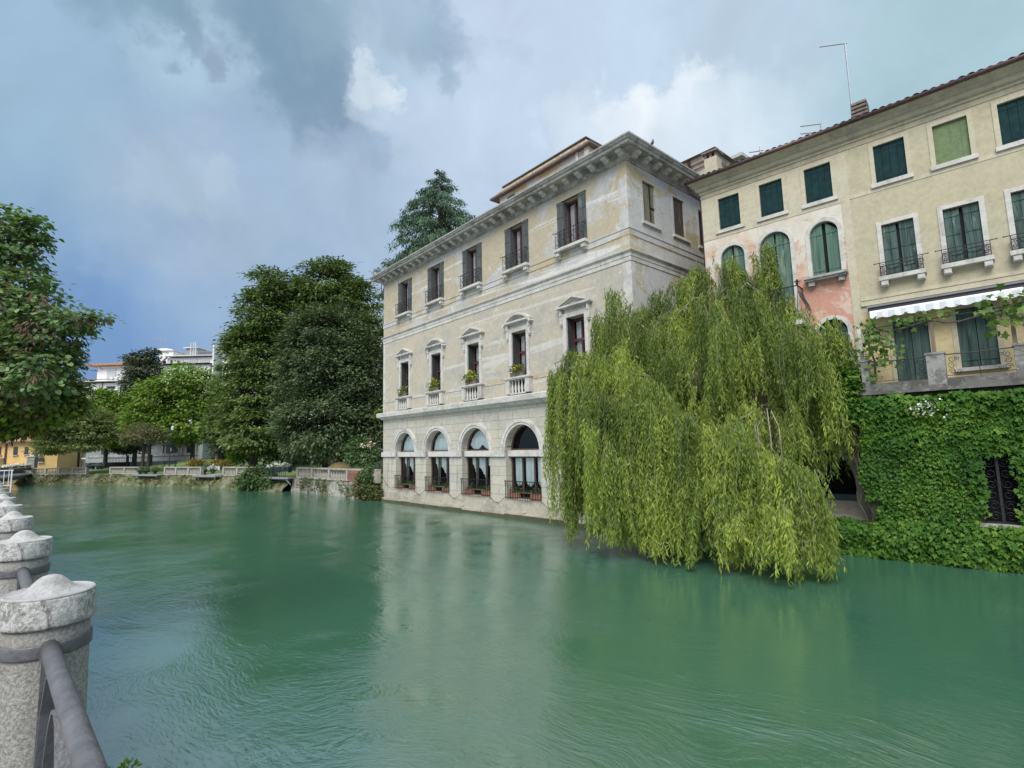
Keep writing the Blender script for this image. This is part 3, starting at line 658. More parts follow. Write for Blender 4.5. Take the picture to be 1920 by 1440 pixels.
# cornice with brackets
cor = part(pal, 'cornice', 'stone_dark', lambda m: m.sweep([(0, 14.86), (.05, 14.87), (.05, 14.95), (.10, 14.99), (.13, 15.02), (.16, 15.2), (.60, 15.2), (.62, 15.24), (.62, 15.30), (.68, 15.34), (.72, 15.41), (.70, 15.43), (-.3, 15.44)], L_path))
def f(m):
    prof = [(0, 0), (.36, 0), (.36, -.07), (.30, -.11), (.18, -.12), (.12, -.19), (0, -.2)]
    m.v += [(-.13, -p - .14, z) for p, z in prof] + [(.13, -p - .14, z) for p, z in prof]; k = len(prof)
    m.f += [tuple(range(k)), tuple(range(2 * k - 1, k - 1, -1))] + [(i, k + i, k + (i + 1) % k, (i + 1) % k) for i in range(k)]; m.mi += [0] * (k + 2)
br = part(cor, 'bracket', 'stone', f); br.location = (20.9 - .02, 0, 15.197)
for i in range(1, 29): copy_tree(br, cor, (20.88 - i * .743, 0, 15.197))
for i in range(0, 16):
    c = copy_tree(br, cor, (LP, .02 + i * .743 + .3, 15.197)); c.rotation_euler = (0, 0, PI / 2)
part(pal, 'gutter', 'stone', lambda m: m.sweep([(.66, 15.435), (.74, 15.437), (.76, 15.49), (.66, 15.49)], L_path))
part(pal, 'roof', 'tile', lambda m: (m.quad((-.6, -.6, 15.45), (LP + .6, -.6, 15.45), (LP - 5, 6, 16.9), (5, 6, 16.9)), m.quad((LP + .6, -.6, 15.45), (LP + .6, DP, 15.45), (LP - 5, 6, 16.9)), m.quad((-.6, DP, 15.45), (-.6, -.6, 15.45), (5, 6, 16.9)), m.quad((LP + .6, DP, 15.45), (-.6, DP, 15.45), (5, 6, 16.9), (LP - 5, 6, 16.9))))

# --- ground floor windows
def ground_window(c, kind):
    def f(m):
        y0, y1 = .36, .43
        for z0, z1 in ((.88, .95), (2.82, 2.897)): m.box(c - 1.238, c + 1.238, y0, y1, z0, z1)
        for x in (-1.238, -.46, .38, 1.16): m.box(c + x, c + x + .078, y0 + .004, y1 - .004, .95, 2.82)
        N = 24
        for k in range(N):
            a0, a1 = PI * k / N, PI * (k + 1) / N
            P = lambda r, a: (c + r * math.cos(a), 3.203 + r * math.sin(a))
            m.prism([P(1.237, a0), P(1.237, a1), P(1.16, a1), P(1.16, a0)], y0, y1)
        m.box(c - 1.16, c + 1.16, y0 + .003, y1, 3.203, 3.27)
    wf = part(pal, 'window', 'brown_frame', f)
    def g(m):
        m.quad((c - 1.2, .41, .9), (c + 1.2, .41, .9), (c + 1.2, .41, 2.85), (c - 1.2, .41, 2.85))
        m.quad(*[(c + 1.2 * math.cos(PI * i / 20), .41, 3.21 + 1.2 * math.sin(PI * i / 20)) for i in range(21)])
    part(wf, 'pane', 'glass', g)
    def drape(m, x0, x1, ztop, zlow, zhigh, y, lean, flip=False, amp=.025, folds=7):
        nx, nz = 40, 8; b = len(m.v)
        for i in range(nx + 1):
            s_ = i / nx; ss = 1 - s_ if flip else s_
            zb = zhigh + (zlow - zhigh) * (math.sin(PI * min(1, ss * 1.15 + .02)) ** .8) if lean == 0 else zhigh + (zlow - zhigh) * (ss ** 1.6)
            for j in range(nz + 1):
                m.v.append((x0 + (x1 - x0) * s_, y + amp * math.sin(s_ * folds * 2 * PI) + .02 * math.sin(s_ * 31), ztop + (zb - ztop) * j / nz))
        for i in range(nx):
            for j in range(nz): m.f.append((b + i * (nz + 1) + j, b + i * (nz + 1) + j + 1, b + (i + 1) * (nz + 1) + j + 1, b + (i + 1) * (nz + 1) + j)); m.mi.append(0)
    def h(m):
        if kind == 3:
            for x0, x1 in ((-1.1, -.5), (-.34, .34), (.5, 1.1)): drape(m, c + x0, c + x1, 2.84, 1.45, 1.75, .52, 0)
        else:
            drape(m, c - .95, c - .42, 2.84, 1.42, 2.5, .52, 1); drape(m, c - .36, c + .36, 2.84, 1.45, 2.3, .53, 1); drape(m, c + .46, c + 1.05, 2.84, 1.42, 2.45, .52, 1)
    part(wf, 'curtain', 'teal_curtain', h, True)
    if kind < 3:
        def h(m):
            r = 1.12; n = 22; zb = [3.24 if kind < 2 else 3.3 + .22 * abs(math.cos(2 * PI * (i / n))) ** 6 for i in range(n + 1)]; b = len(m.v)
            for i in range(n + 1):
                x = -r + 2 * r * i / n; zt = 3.21 + math.sqrt(max(0, r * r - x * x)); y = .50 + .018 * math.sin(i * 2.4)
                m.v += [(c + x, y, max(zt, zb[i])), (c + x, y, zb[i])]
            for i in range(n): m.f.append((b + 2 * i, b + 2 * i + 1, b + 2 * i + 3, b + 2 * i + 2)); m.mi.append(0)
        part(wf, 'lunette_curtain', 'teal_curtain', h, True)
    def r(m):
        m.box(c - 1.30, c + 1.234, -.085, -.05, 1.70, 1.735); m.box(c - 1.25, c + 1.234, -.08, -.055, .93, .955)
        n = 15
        for k in range(n): x = c - 1.24 + 2.46 * k / (n - 1); m.box(x - .009, x + .009, -.077, -.058, .87, 1.70)
        m.tube([(c - 1.27, -.07, 1.7), (c - 1.3, -.02, 1.3), (c - 1.25, -.07, .93)], .012, 5)
    part(wf, 'railing', 'iron', r)
    part(wf, 'sill', 'stone_base', lambda m: m.box(c - 1.236, c + 1.236, -.04, .40, .80, .878))
for i, c in enumerate(CB): ground_window(c, i if i < 4 else 3)

# --- middle floor windows with pediments and balustrades
def mid_window(c, seg):
    def f(m):
        # moulded stone surround
        for x0, x1 in ((c - .73, c - .53), (c + .53, c + .73)): m.box(x0, x1, -.07, .02, 6.76, 9.0)
        m.box(c - .73, c + .73, -.07, .02, 9.0, 9.2); m.box(c - .66, c + .66, -.035, .02, 9.2, 9.4)
        for s in (-1, 1):
            m.box(c + s * .80 - .07, c + s * .80 + .07, -.12, .02, 8.75, 9.4); m.box(c + s * .80 - .05, c + s * .80 + .05, -.16, .02, 9.12, 9.38)
            m.box(c + s * .80 - .045, c + s * .80 + .045, -.09, .02, 8.68, 8.75)
    wf = part(pal, 'window_surround', 'stone', f)
    def f(m):
        m.box(c - .96, c + .96, -.20, .02, 9.40, 9.44); m.box(c - 1.0, c + 1.0, -.25, .02, 9.44, 9.52)
        if seg:
            R = 1.22; zc = 9.84 - R; a0 = math.asin(1.0 / R); n = 16
            P = lambda r, k: (c + r * math.sin(-a0 + 2 * a0 * k / n), zc + r * math.cos(-a0 + 2 * a0 * k / n))
            for k in range(n): m.prism([P(R + .05, k), P(R + .05, k + 1), P(R - .05, k + 1), P(R - .05, k)], -.25, .02); m.prism([P(R - .05, k), P(R - .05, k + 1), P(R - .10, k + 1), P(R - .10, k)], -.18, .02)
            m.prism([(c - .86, 9.52), (c + .86, 9.52)] + [P(R - .1, k) for k in range(n - 2, 1, -1)], -.05, .02)
        else:
            for s in (-1, 1):
                m.prism([(c + s * 1.0, 9.52), (c, 9.92), (c, 9.83), (c + s * .86, 9.52)], -.25, .02); m.prism([(c + s * .80, 9.523), (c, 9.83), (c, 9.78), (c + s * .68, 9.523)], -.18, .02)
            m.prism([(c - .7, 9.522), (c + .7, 9.522), (c, 9.79)], -.05, .02)
    part(wf, 'pediment', 'stone', f)
    def f(m):
        for x in (-.525, .455): m.box(c + x, c + x + .07, .36, .44, 5.95, 8.98)
        m.box(c - .455, c + .455, .362, .438, 8.86, 8.98); m.box(c - .455, c + .455, .355, .44, 7.95, 8.07); m.box(c - .035, c + .035, .358, .44, 5.95, 7.95); m.box(c - .03, c + .03, .365, .44, 8.07, 8.86)
        m.box(c - .455, c + .455, .362, .438, 5.95, 6.6)
    part(wf, 'sash', 'red_frame', f)
    part(wf, 'pane', 'glass', lambda m: m.quad((c - .46, .41, 6.6), (c + .46, .41, 6.6), (c + .46, .41, 8.9), (c - .46, .41, 8.9)))
    def f(m):
        for x0, x1, sgn in ((c - .42, c - .05, 1), (c + .05, c + .42, -1)):
            n = 14; b = len(m.v)
            for i in range(n + 1): m.v += [(x0 + (x1 - x0) * i / n, .50 + .02 * math.sin(i * 2.1), 8.86), (x0 + (x1 - x0) * i / n, .50 + .02 * math.sin(i * 2.1), 6.5)]
            for i in range(n): m.f.append((b + 2 * i, b + 2 * i + 1, b + 2 * i + 3, b + 2 * i + 2)); m.mi.append(0)
    part(wf, 'curtain', 'curtain', f, True)
    for s in (-1, 1): part(wf, 'shutter', 'black_shutter', lambda m: [m.box(*sorted((c + s * .527, c + s * .49)), .02 + .115 * k, .02 + .115 * k + .11, 6.76, 8.97) for k in range(3)])
    bal = part(pal, 'balcony', 'stone', lambda m: (m.box(c - .92, c + .92, -.30, .05, 6.66, 6.74), m.box(c - .88, c + .88, -.27, .03, 6.61, 6.66), m.box(c - .86, c - .58, -.24, .03, 5.94, 6.61), m.box(c + .58, c + .86, -.24, .03, 5.94, 6.61), m.box(c - .58, c + .58, -.22, .03, 5.892, 5.95)))
    p = baluster_mesh(.66, .075).build('baluster', 'stone', bal, True, (c - .46, -.11, 5.95))
    for k in range(1, 5): copy_tree(p, bal, (c - .46 + .23 * k, -.11, 5.95))
for i, c in enumerate(CB): mid_window(c, i % 2 == 1)

# --- upper windows: folded shutters, iron guard, sill on brackets
def scroll(m, x, y, z, r, turns=1.25, s=1, rad=.009, ph=0.0):
    n = 16; m.tube([(x + s * r * (1 - .75 * i / n) * math.cos(ph + turns * 2 * PI * i / n), y, z + r * (1 - .75 * i / n) * math.sin(ph + turns * 2 * PI * i / n)) for i in range(n + 1)], rad, 4)
def iron_guard(m, x0, x1, y, z0, h, spike=True):
    m.box(x0, x1, y - .012, y + .012, z0 + h - .02, z0 + h); m.box(x0, x1, y - .01, y + .01, z0 + .03, z0 + .05); m.box(x0, x1, y - .009, y + .009, z0 + h * .72, z0 + h * .72 + .018)
    n = max(2, int(round((x1 - x0) / .27))); w_ = (x1 - x0) / n
    for k in range(n + 1): m.box(x0 + k * w_ - .009, x0 + k * w_ + .009, y - .009, y + .009, z0, z0 + h)
    for k in range(n):
        xc = x0 + (k + .5) * w_
        scroll(m, xc - w_ * .2, y, z0 + h * .22, w_ * .2); scroll(m, xc + w_ * .2, y, z0 + h * .46, w_ * .2, 1.25, -1, .009, PI); scroll(m, xc, y, z0 + h * .55, w_ * .24, 1.1, -1)
    for x in (x0, x1):
        m.box(x - .012, x + .012, y, .01, z0 + h - .02, z0 + h); m.box(x - .012, x + .012, y, .01, z0 + .03, z0 + .05)
    if spike:
        for s, x in ((-1, x0), (1, x1)): m.tube([(x, y, z0 + h - .01), (x + s * .14, y - .02, z0 + h - .01)], .012, 5); m.lathe([(.005, 0), (.025, .02), (.005, .045)], 6, (x + s * .15, y - .02, z0 + h - .03))
def top_window(c):
    wf = part(pal, 'window', 'red_frame', lambda m: (m.box(c - .483, c - .41, .25, .33, 12.2, 14.41), m.box(c + .41, c + .483, .25, .33, 12.2, 14.41), m.box(c - .41, c + .41, .252, .33, 14.3, 14.41), m.box(c - .045, c + .045, .245, .33, 12.2, 14.3), m.box(c - .41, c - .045, .252, .328, 12.2, 12.35), m.box(c + .045, c + .41, .252, .328, 12.2, 12.35)))
    part(wf, 'pane', 'glass', lambda m: m.quad((c - .43, .30, 12.25), (c + .43, .30, 12.25), (c + .43, .30, 14.32), (c - .43, .30, 14.32)))
    def f(m):
        for x0, x1 in ((c - .40, c - .06), (c + .06, c + .33)):
            n = 12; b = len(m.v)
            for i in range(n + 1): m.v += [(x0 + (x1 - x0) * i / n, .38 + .02 * math.sin(i * 2.3), 14.3), (x0 + (x1 - x0) * i / n, .38 + .02 * math.sin(i * 2.3), 12.25)]
            for i in range(n): m.f.append((b + 2 * i, b + 2 * i + 1, b + 2 * i + 3, b + 2 * i + 2)); m.mi.append(0)
    part(wf, 'curtain', 'curtain', f, True)
    for s in (-1, 1):
        def f(m):
            for k in range(2):
                a, b = c + s * (.49 + .19 * k), c + s * (.49 + .19 * (k + 1) - .012); m.box(min(a, b), max(a, b), -.055, -.012, 12.22, 14.41)
            a, b = c + s * .49, c + s * .868
            for z in (12.22, 12.95, 13.7, 14.30): m.box(min(a, b), max(a, b), -.068, -.056, z, z + .11)
            a, b = c + s * .478, c + s * .44; m.box(min(a, b), max(a, b), -.05, .24, 12.22, 14.38)
        part(wf, 'shutter', 'grey_shutter', f)
    part(wf, 'lintel', 'iron', lambda m: m.box(c - .88, c + .88, -.06, -.002, 14.41, 14.45))
    part(wf, 'guard', 'iron', lambda m: iron_guard(m, c - .84, c + .84, -.24, 12.20, .78))
    part(wf, 'sill', 'stone', lambda m: (m.box(c - .95, c + .95, -.30, .24, 12.07, 12.198), m.box(c - .88, c - .66, -.24, .02, 11.88, 12.07), m.box(c + .66, c + .88, -.24, .02, 11.88, 12.07), m.box(c - .86, c - .68, -.15, .02, 11.78, 11.88), m.box(c + .68, c + .86, -.15, .02, 11.78, 11.88)))
for c in CB: top_window(c)

# --- side windows
for (a, b, mat) in ((1.07, 1.95, 'olive_wood'), (3.38, 4.28, 'brown_wood'), (5.55, 6.4, 'dark_room')):
    T = lambda p: Vector((LP - p.y, p.x, p.z))
    def f(m):
        m.box(a - .14, a, -.022, .01, 12.4, 14.45); m.box(b, b + .20, -.022, .01, 12.4, 14.45); m.box(a, b, -.02, .01, 14.37, 14.45); m.xf(T)
    wf = part(pal, 'window_surround', 'plaster_side', f)
    part(wf, 'sill', 'stone', lambda m: m.box(a - .16, b + .30, -.09, .02, 12.44, 12.56).xf(T))
    def f(m):
        n = 4; w_ = (b - a) / n
        for k in range(n): m.box(a + k * w_ + .006, a + (k + 1) * w_ - .006, .05 + .012 * (k % 2), .10, 12.57, 14.28 + .02 * (k % 2))
        m.box(a + .02, b - .02, .1, .14, 12.57, 14.36)
        m.xf(T)
    part(wf, 'shutter', mat, f)
    if mat == 'olive_wood': part(wf, 'bolt', 'iron', lambda m: m.box(a + .5, b - .02, .03, .05, 13.3, 13.36).xf(T))
# cable looped along the base, wall vent, roof oddments
def f(m):
    pts = []
    x = -.05
    knots = [0.1] + [v for c in CB for v in (c - 1.28, c + 1.24)] + [LP]
    for i, (k0, k1) in enumerate(zip(knots, knots[1:])):
        sag = .30 if i % 2 == 0 else .10
        pts += [(k0 + (k1 - k0) * j / 8, -.10, (.93 if i else 1.6 - .67 * j / 8) - sag * math.sin(PI * j / 8)) for j in range(8)]
    m.tube(pts, .013, 5)
part(pal, 'cable', 'cable', f)
part(pal, 'vent', 'stone_dark', lambda m: m.box(15.95, 16.13, -.02, .01, 2.50, 2.70))
# attic storey set back on the roof
def f(m):
    m.box(9.2, 16.45, 3.12, 9, 15.5, 18.75)
att = part(pal, 'attic', 'plaster_side', f)
part(att, 'roof', 'tile_orange', lambda m: (m.quad((8.7, 2.95, 18.88), (16.6, 2.95, 18.88), (16.25, 3.15, 19.3), (9.6, 3.15, 19.3)), m.quad((16.6, 2.95, 18.88), (16.6, 9.5, 18.88), (16.25, 9.3, 19.3), (16.25, 3.15, 19.3)), m.quad((8.7, 9.5, 18.88), (8.7, 2.95, 18.88), (9.6, 3.15, 19.3), (9.6, 9.3, 19.3)), m.quad((9.6, 3.15, 19.3), (16.25, 3.15, 19.3), (16.25, 9.3, 19.5), (9.6, 9.3, 19.5))))
part(att, 'eaves', 'eave_grey', lambda m: m.box(8.55, 16.75, 2.85, 9.6, 18.76, 18.876))
part(att, 'ridge_cap', 'eave_grey', lambda m: m.box(9.5, 16.35, 3.05, 9.4, 19.303, 19.36))
part(att, 'window', 'far_pane', lambda m: m.box(9.95, 10.6, 3.08, 3.115, 18.0, 18.5))
part(att, 'post', 'stone', lambda m: (m.box(16.2, 16.47, 3.04, 3.3, 15.5, 18.75), m.box(15.6, 15.75, 3.04, 3.3, 15.5, 18.75)))
part(pal, 'roof_vent', 'stone', lambda m: m.lathe([(.13, 0), (.13, .12), (.2, .13), (.2, .22), (.05, .28)], 10, (19.6, .1, 15.5)))
part(pal, 'skylight', 'white_paint', lambda m: m.box(6.0, 7.1, .4, 1.1, 15.75, 15.82))

# ------------------------------------------------------------------ the two houses on the right
def HP(px, py, n):          # local u, z on the vertical plane n metres behind the house front
    o = H0 + NH * n; d = ray(px, py); e = Vector((0, 0, EYE)); p = e + d * ((o - e).dot(NH) / d.dot(NH)); return ((p - o).dot(UH), p.z)
def PP(px, py, n):
    o = P0 + NP * n; d = ray(px, py); e = Vector((0, 0, EYE)); p = e + d * ((o - e).dot(NP) / d.dot(NP)); return ((p - o).dot(UP), p.z)
UL, US, UE = -5.4, -.52, 9.5
m, t = new_mat('peeling_house_front'); o = t.obj
z = t.node('ShaderNodeSeparateXYZ'); t.put(z.inputs[0], o)
wob = t.math('MULTIPLY', t.math('SUBTRACT', t.noise(o, .9, 9, .65, .8), .5), 3.2)
zz = t.math('ADD', z.outputs['Z'], wob)
white = t.mix(t.rng(t.noise(o, 1.6, 8, .7), .35, .65), (.60, .565, .49), (.52, .47, .39))
brk = t.node('ShaderNodeTexBrick'); t.put(brk.inputs['Vector'], t.mapping(o, (1, 1, 1), (PI / 2, 0, 0))); brk.inputs['Scale'].default_value = 1
brk.inputs['Brick Width'].default_value = .27; brk.inputs['Row Height'].default_value = .08; brk.inputs['Mortar Size'].default_value = .012
brk.inputs['Color1'].default_value = (.46, .25, .165, 1); brk.inputs['Color2'].default_value = (.53, .36, .25, 1); brk.inputs['Mortar'].default_value = (.50, .43, .35, 1)
rubbed = t.mix(t.rng(t.noise(o, 2.4, 9, .7, .5), .42, .62), brk.outputs['Color'], (.56, .42, .32))
midc = t.mix(t.rng(t.noise(o, .75, 9, .62, 1.0), .465, .49), white, rubbed)
red = t.mix(t.rng(t.noise(o, 1.5, 9, .68, 1.2), .54, .60), (.50, .265, .195), (.56, .43, .34)); red = t.mix(t.rng(t.noise(o, 5, 8, .7), .4, .7, 0, .5), red, (.38, .21, .155))
low = t.mix(t.rng(t.noise(o, 1.3, 9, .7), .35, .65), (.24, .215, .18), (.40, .365, .31))
c = t.mix(t.rng(zz, 10.9, 10.3), white, midc); c = t.mix(t.rng(zz, 8.75, 8.55), c, red); c = t.mix(t.rng(zz, 5.2, 5.0), c, rubbed); c = t.mix(t.rng(zz, 4.5, 4.3), c, low)
c = t.mix(t.math('MULTIPLY', t.rng(t.noise(t.mapping(o, (3, 3, .3)), 1, 8, .7), .55, .75), .4), c, (.33, .29, .24))
t.put(t.p.inputs['Base Color'], c); t.p.inputs['Roughness'].default_value = .92; t.p.inputs['Specular IOR Level'].default_value = .2
t.put(t.p.inputs['Normal'], t.bump(t.math('ADD', t.noise(o, 2.4, 9, .7), t.noise(o, 14, 8, .7)), .4, .03)); M['pink_front'] = m

pink = thing('house', 'narrow house with peeling pink and red plaster and arched green shutters', 'house', H0, HRZ)
yel = thing('house', 'yellow plastered house with white striped awning above a terrace', 'house', H0, HRZ)
TOPW = [(-4.75, -3.97), (-3.25, -2.48), (-1.77, -.97), (.23, 1.03), (1.72, 2.51), (3.16, 3.96), (4.64, 5.44), (6.1, 6.9)]
ARC = [(-4.36, .43, 8.78, 10.24), (-2.89, .50, 7.35, 10.24), (-1.36, .42, 8.78, 10.22)]
LOWA = (-1.36, .42, 5.3, 6.86); GATE = (-2.6, 1.46, 1.02, 1.9)
part(pink, 'top_storey_wall', 'cream_top', lambda m: m.sheet(rect(UL, US, 11.2, 13.6), [rect(a, b, 11.38, 12.62) for a, b in TOPW[:3]], .14))
def f(m):
    m.sheet(rect(UL, US, -1.2, 11.2), [arch_poly(*a) for a in ARC] + [arch_poly(*LOWA), arch_poly(*GATE)], .22)
    m.quad((UL, 9, -1.2), (UL, 0, -1.2), (UL, 0, 13.6), (UL, 9, 13.6)); m.quad((US, 9, -1.2), (UL, 9, -1.2), (UL, 9, 13.6), (US, 9, 13.6))
part(pink, 'wall', 'pink_front', f)
part(pink, 'gable', 'cream_top', lambda m: m.quad((UL, 0, 13.5), (UL, 9, 13.6), (UL, 4.95, 14.9)))
part(pink, 'corner_strip', 'cream_top', lambda m: m.box(-.76, US - .004, -.015, .1, 1.0, 11.19))
part(yel, 'wall', 'yellow', lambda m: (m.sheet(rect(US, UE, 7.2, 13.6), [rect(a, b, 11.38, 12.62) for a, b in TOPW[3:]] + [rect(a, b, 8.34, 10.0) for a, b in ((.22, 1.03), (1.72, 2.52), (3.18, 3.98), (4.66, 5.46), (6.12, 6.92))], .16),
    m.quad((UE, 0, -1), (UE, 9, -1), (UE, 9, 13.6), (UE, 0, 13.6)), m.quad((UE, 9, -1), (US, 9, -1), (US, 9, 13.6), (UE, 9, 13.6))))
DOORS = [(.23, 1.08, 4.80, 6.93), (1.72, 2.53, 5.29, 7.0), (3.2, 4.02, 5.29, 7.0), (4.68, 5.5, 4.8, 7.0)]
part(yel, 'terrace_level_wall', 'yellow_low', lambda m: m.sheet(rect(US, UE, 4.6, 7.2), [rect(*d) for d in DOORS], .12))
part(yel, 'lower_wall', 'grey_low', lambda m: m.quad((US, 0, -1.2), (UE, 0, -1.2), (UE, 0, 4.6), (US, 0, 4.6)))
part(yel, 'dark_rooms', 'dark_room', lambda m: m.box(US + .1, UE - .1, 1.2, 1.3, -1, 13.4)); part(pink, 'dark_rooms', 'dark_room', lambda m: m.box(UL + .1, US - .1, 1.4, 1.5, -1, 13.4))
# cornice, gutter and tiled roof; one length per house
def cornice(parent, x0, x1, ret):
    path = (lambda p: [(x0 - p, 9), (x0 - p, -p), (x1, -p)]) if ret else (lambda p: [(x0, -p), (x1, -p)])
    prof = [(0, 12.82), (.02, 12.82), (.02, 12.85), (.01, 12.86), (.01, 12.98), (.05, 13.0), (.05, 13.08), (.12, 13.11), (.15, 13.16), (.16, 13.24), (.22, 13.27), (.24, 13.34), (.33, 13.40), (.38, 13.44), (.38, 13.47), (0, 13.5)]
    part(parent, 'cornice', 'house_cornice', lambda m: m.sweep(prof, path))
    def f(m):
        m.tube([(x0 - (.44 if ret else 0), -.44, 13.50), (x1, -.44, 13.50)], .065, 10)
        if ret: m.tube([(x0 - .40, -.42, 13.48), (x0 - .40, .1, 13.2), (x0 - .1, .25, 12.9), (x0 - .1, .25, 5)], .05, 8)
    part(parent, 'gutter', 'gutter', f, True)
    def f(m):
        p = .21; xs = x0 - (.42 if ret else 0); n = int(round((x1 - xs) / p)); k = 6; ys = [(-.45 + i * .36) for i in range(16)]
        for i in range(n * k + 1):
            x = xs + (x1 - xs) * i / (n * k); ph = (i % k) / k; hgt = .055 * math.sin(PI * ph)
            for j, y in enumerate(ys):
                jj = .012 * math.sin(i // k * 5.1 + j * 2.3); m.v.append((x + jj, y, 13.55 + (y + .45) * .26 + hgt + jj + .015 * (j % 2)))
        q = len(ys)
        for i in range(n * k):
            for j in range(q - 1): m.f.append((i * q + j, (i + 1) * q + j, (i + 1) * q + j + 1, i * q + j + 1)); m.mi.append(0)
        m.quad((xs, -.44, 13.52), (x1, -.44, 13.52), (x1, -.44, 13.57), (xs, -.44, 13.57))
        m.quad((xs, 9.2, 13.5), (x1, 9.2, 13.5), (x1, 4.95, 14.88), (xs, 4.95, 14.88))
    part(parent, 'roof', 'tile_grey', f)
cornice(pink, UL, US, True); cornice(yel, US, UE, False)
def square_window(parent, a, b, mat, planks=4, tilt=0.0):
    wf = part(parent, 'window_surround', 'stone' if False else 'cream_top', lambda m: (m.box(a - .12, a, -.02, .01, 11.38, 12.74), m.box(b, b + .12, -.02, .01, 11.38, 12.74), m.box(a, b, -.02, .01, 12.62, 12.74)))
    part(wf, 'sill', 'stone', lambda m: m.box(a - .14, b + .14, -.07, .12, 11.25, 11.378))
    if mat == 'blind':
        part(wf, 'blind', 'blind', lambda m: m.box(a, b, .06, .08, 11.38, 12.60)); part(wf, 'seam', 'dusty_green', lambda m: (m.box(a + .38, a + .39, .055, .0595, 11.4, 12.58), m.box(a + .62, a + .625, .055, .0595, 11.4, 12.58)))
    else:
        w_ = (b - a) / planks
        for k in range(2):
            def f(m):
                for q in range(planks // 2):
                    x = a + (k * planks // 2 + q) * w_; m.box(x + .004, x + w_ - .004, .05 + .004 * q, .09, 11.39, 12.60)
                x = a + k * (b - a) / 2
                for zz_ in (11.5, 12.42): m.box(x + .02, x + (b - a) / 2 - .02, .043, .05, zz_, zz_ + .03)
            part(wf, 'shutter', mat, f)
        part(wf, 'backing', 'dark_room', lambda m: m.box(a, b, .10, .12, 11.38, 12.61))
for i, (a, b) in enumerate(TOPW): square_window(pink if i < 3 else yel, a, b, 'blind' if i == 4 else 'teal_shutter')
part(yel, 'plaster_band', 'cream_top', lambda m: m.box(US + .002, UE, -.012, .01, 11.12, 11.24)); part(pink, 'plaster_band', 'cream_top', lambda m: m.box(UL, US - .002, -.014, .01, 11.10, 11.24))
def plank_shutter(parent, x0, x1, z0, zfun, y, mat, planks, hinges=()):
    def f(m):
        w_ = (x1 - x0) / planks
        for q in range(planks):
            a, b = x0 + q * w_ + .004, x0 + (q + 1) * w_ - .004; m.prism([(a, z0), (b, z0), (b, zfun(b)), (a, zfun(a))], y + .006 * (q % 2), y + .045)
        for h_ in hinges: m.box(x0 + .01, x1 - .01, y - .012, y - .001, h_, h_ + .05)
    return part(parent, 'shutter', mat, f)
# arched windows of the pink house
for i, (c, hw, z0, zs) in enumerate(ARC + [LOWA]):
    def f(m):
        n = 20
        for k in range(n):
            P = lambda r, q: (c + r * math.cos(PI * q / n), zs + r * math.sin(PI * q / n)); m.prism([P(hw + .13, k), P(hw + .13, k + 1), P(hw + .001, k + 1), P(hw + .001, k)], -.025, .01)
        for s in (-1, 1): a, b = sorted((c + s * (hw + .13), c + s * (hw + .001))); m.box(a, b, -.025, .01, z0, zs)
    wf = part(pink, 'window_surround', 'stone', f)
    zt = lambda x: zs + math.sqrt(max(0, (hw + .002) ** 2 - (x - c) ** 2)) - .02
    gap = .03 if i != 2 else .05
    plank_shutter(wf, c - hw, c - gap, z0 + .02, (lambda x: min(zt(x), zs + hw * .95 - (c - x) * .35)) if i == 2 else zt, .08, 'dusty_green' if i < 3 else 'green_shutter', 2, (z0 + .2, zs))
    plank_shutter(wf, c + gap, c + hw, z0 + .02, (lambda x: min(zt(x), zs + hw * .98 - (x - c) * .8)) if i == 2 else zt, .08, 'dusty_green' if i < 3 else 'green_shutter', 2, (z0 + .2, zs))
    part(wf, 'backing', 'dark_room', lambda m: m.prism(arch_poly(c, hw, z0, zs), .19, .21))
part(pink, 'window_ledge', 'stone_dark', lambda m: (m.box(-2.02, -.76, -.30, .05, 8.70, 8.775), m.box(-1.98, -.80, -.24, .05, 8.63, 8.70), m.box(-1.9, -1.72, -.18, .05, 8.48, 8.63), m.box(-1.02, -.86, -.18, .05, 8.48, 8.63)))
part(pink, 'window_ledge', 'stone', lambda m: m.box(-5.0, -3.75, -.14, .05, 8.66, 8.775))
bal = part(pink, 'balcony', 'stone', lambda m: (m.box(-3.75, -2.03, -.75, .02, 7.15, 7.33), m.box(-3.6, -3.4, -.5, .02, 6.9, 7.15), m.box(-2.4, -2.2, -.5, .02, 6.9, 7.15)))
def f(m):
    zt_, zb = 8.45, 7.33
    belly = lambda x, y, s: [(x + s[0] * d, y + s[1] * d, z_) for d, z_ in ((0, zt_), (.0, 8.3), (.05, 8.1), (.16, 7.85), (.20, 7.65), (.12, 7.48), (0, zb))]
    for k in range(13): m.tube(belly(-3.68 + 1.56 * k / 12, -.68, (0, -1)), .011, 5)
    for s, x in ((-1, -3.68), (1, -2.12)):
        for k in range(5): m.tube(belly(x, -.68 + .62 * k / 4, (s, 0)), .011, 5)
        m.box(x - .015, x + .015, -.70, .0, zt_, zt_ + .03)
        m.lathe([(.02, 0), (.05, .05), (.03, .1), (.05, .14), (.01, .2)], 8, (x, -.68, zt_ + .03))
        for q in range(6): an = q * PI / 3; m.tube([(x, -.68, zt_ + .1), (x + .10 * math.cos(an), -.68 + .10 * math.sin(an), zt_ + .16), (x + .13 * math.cos(an), -.68 + .13 * math.sin(an), zt_ + .10)], .009, 4)
    m.box(-3.7, -2.1, -.695, -.665, zt_, zt_ + .03)
part(bal, 'railing', 'iron', f)
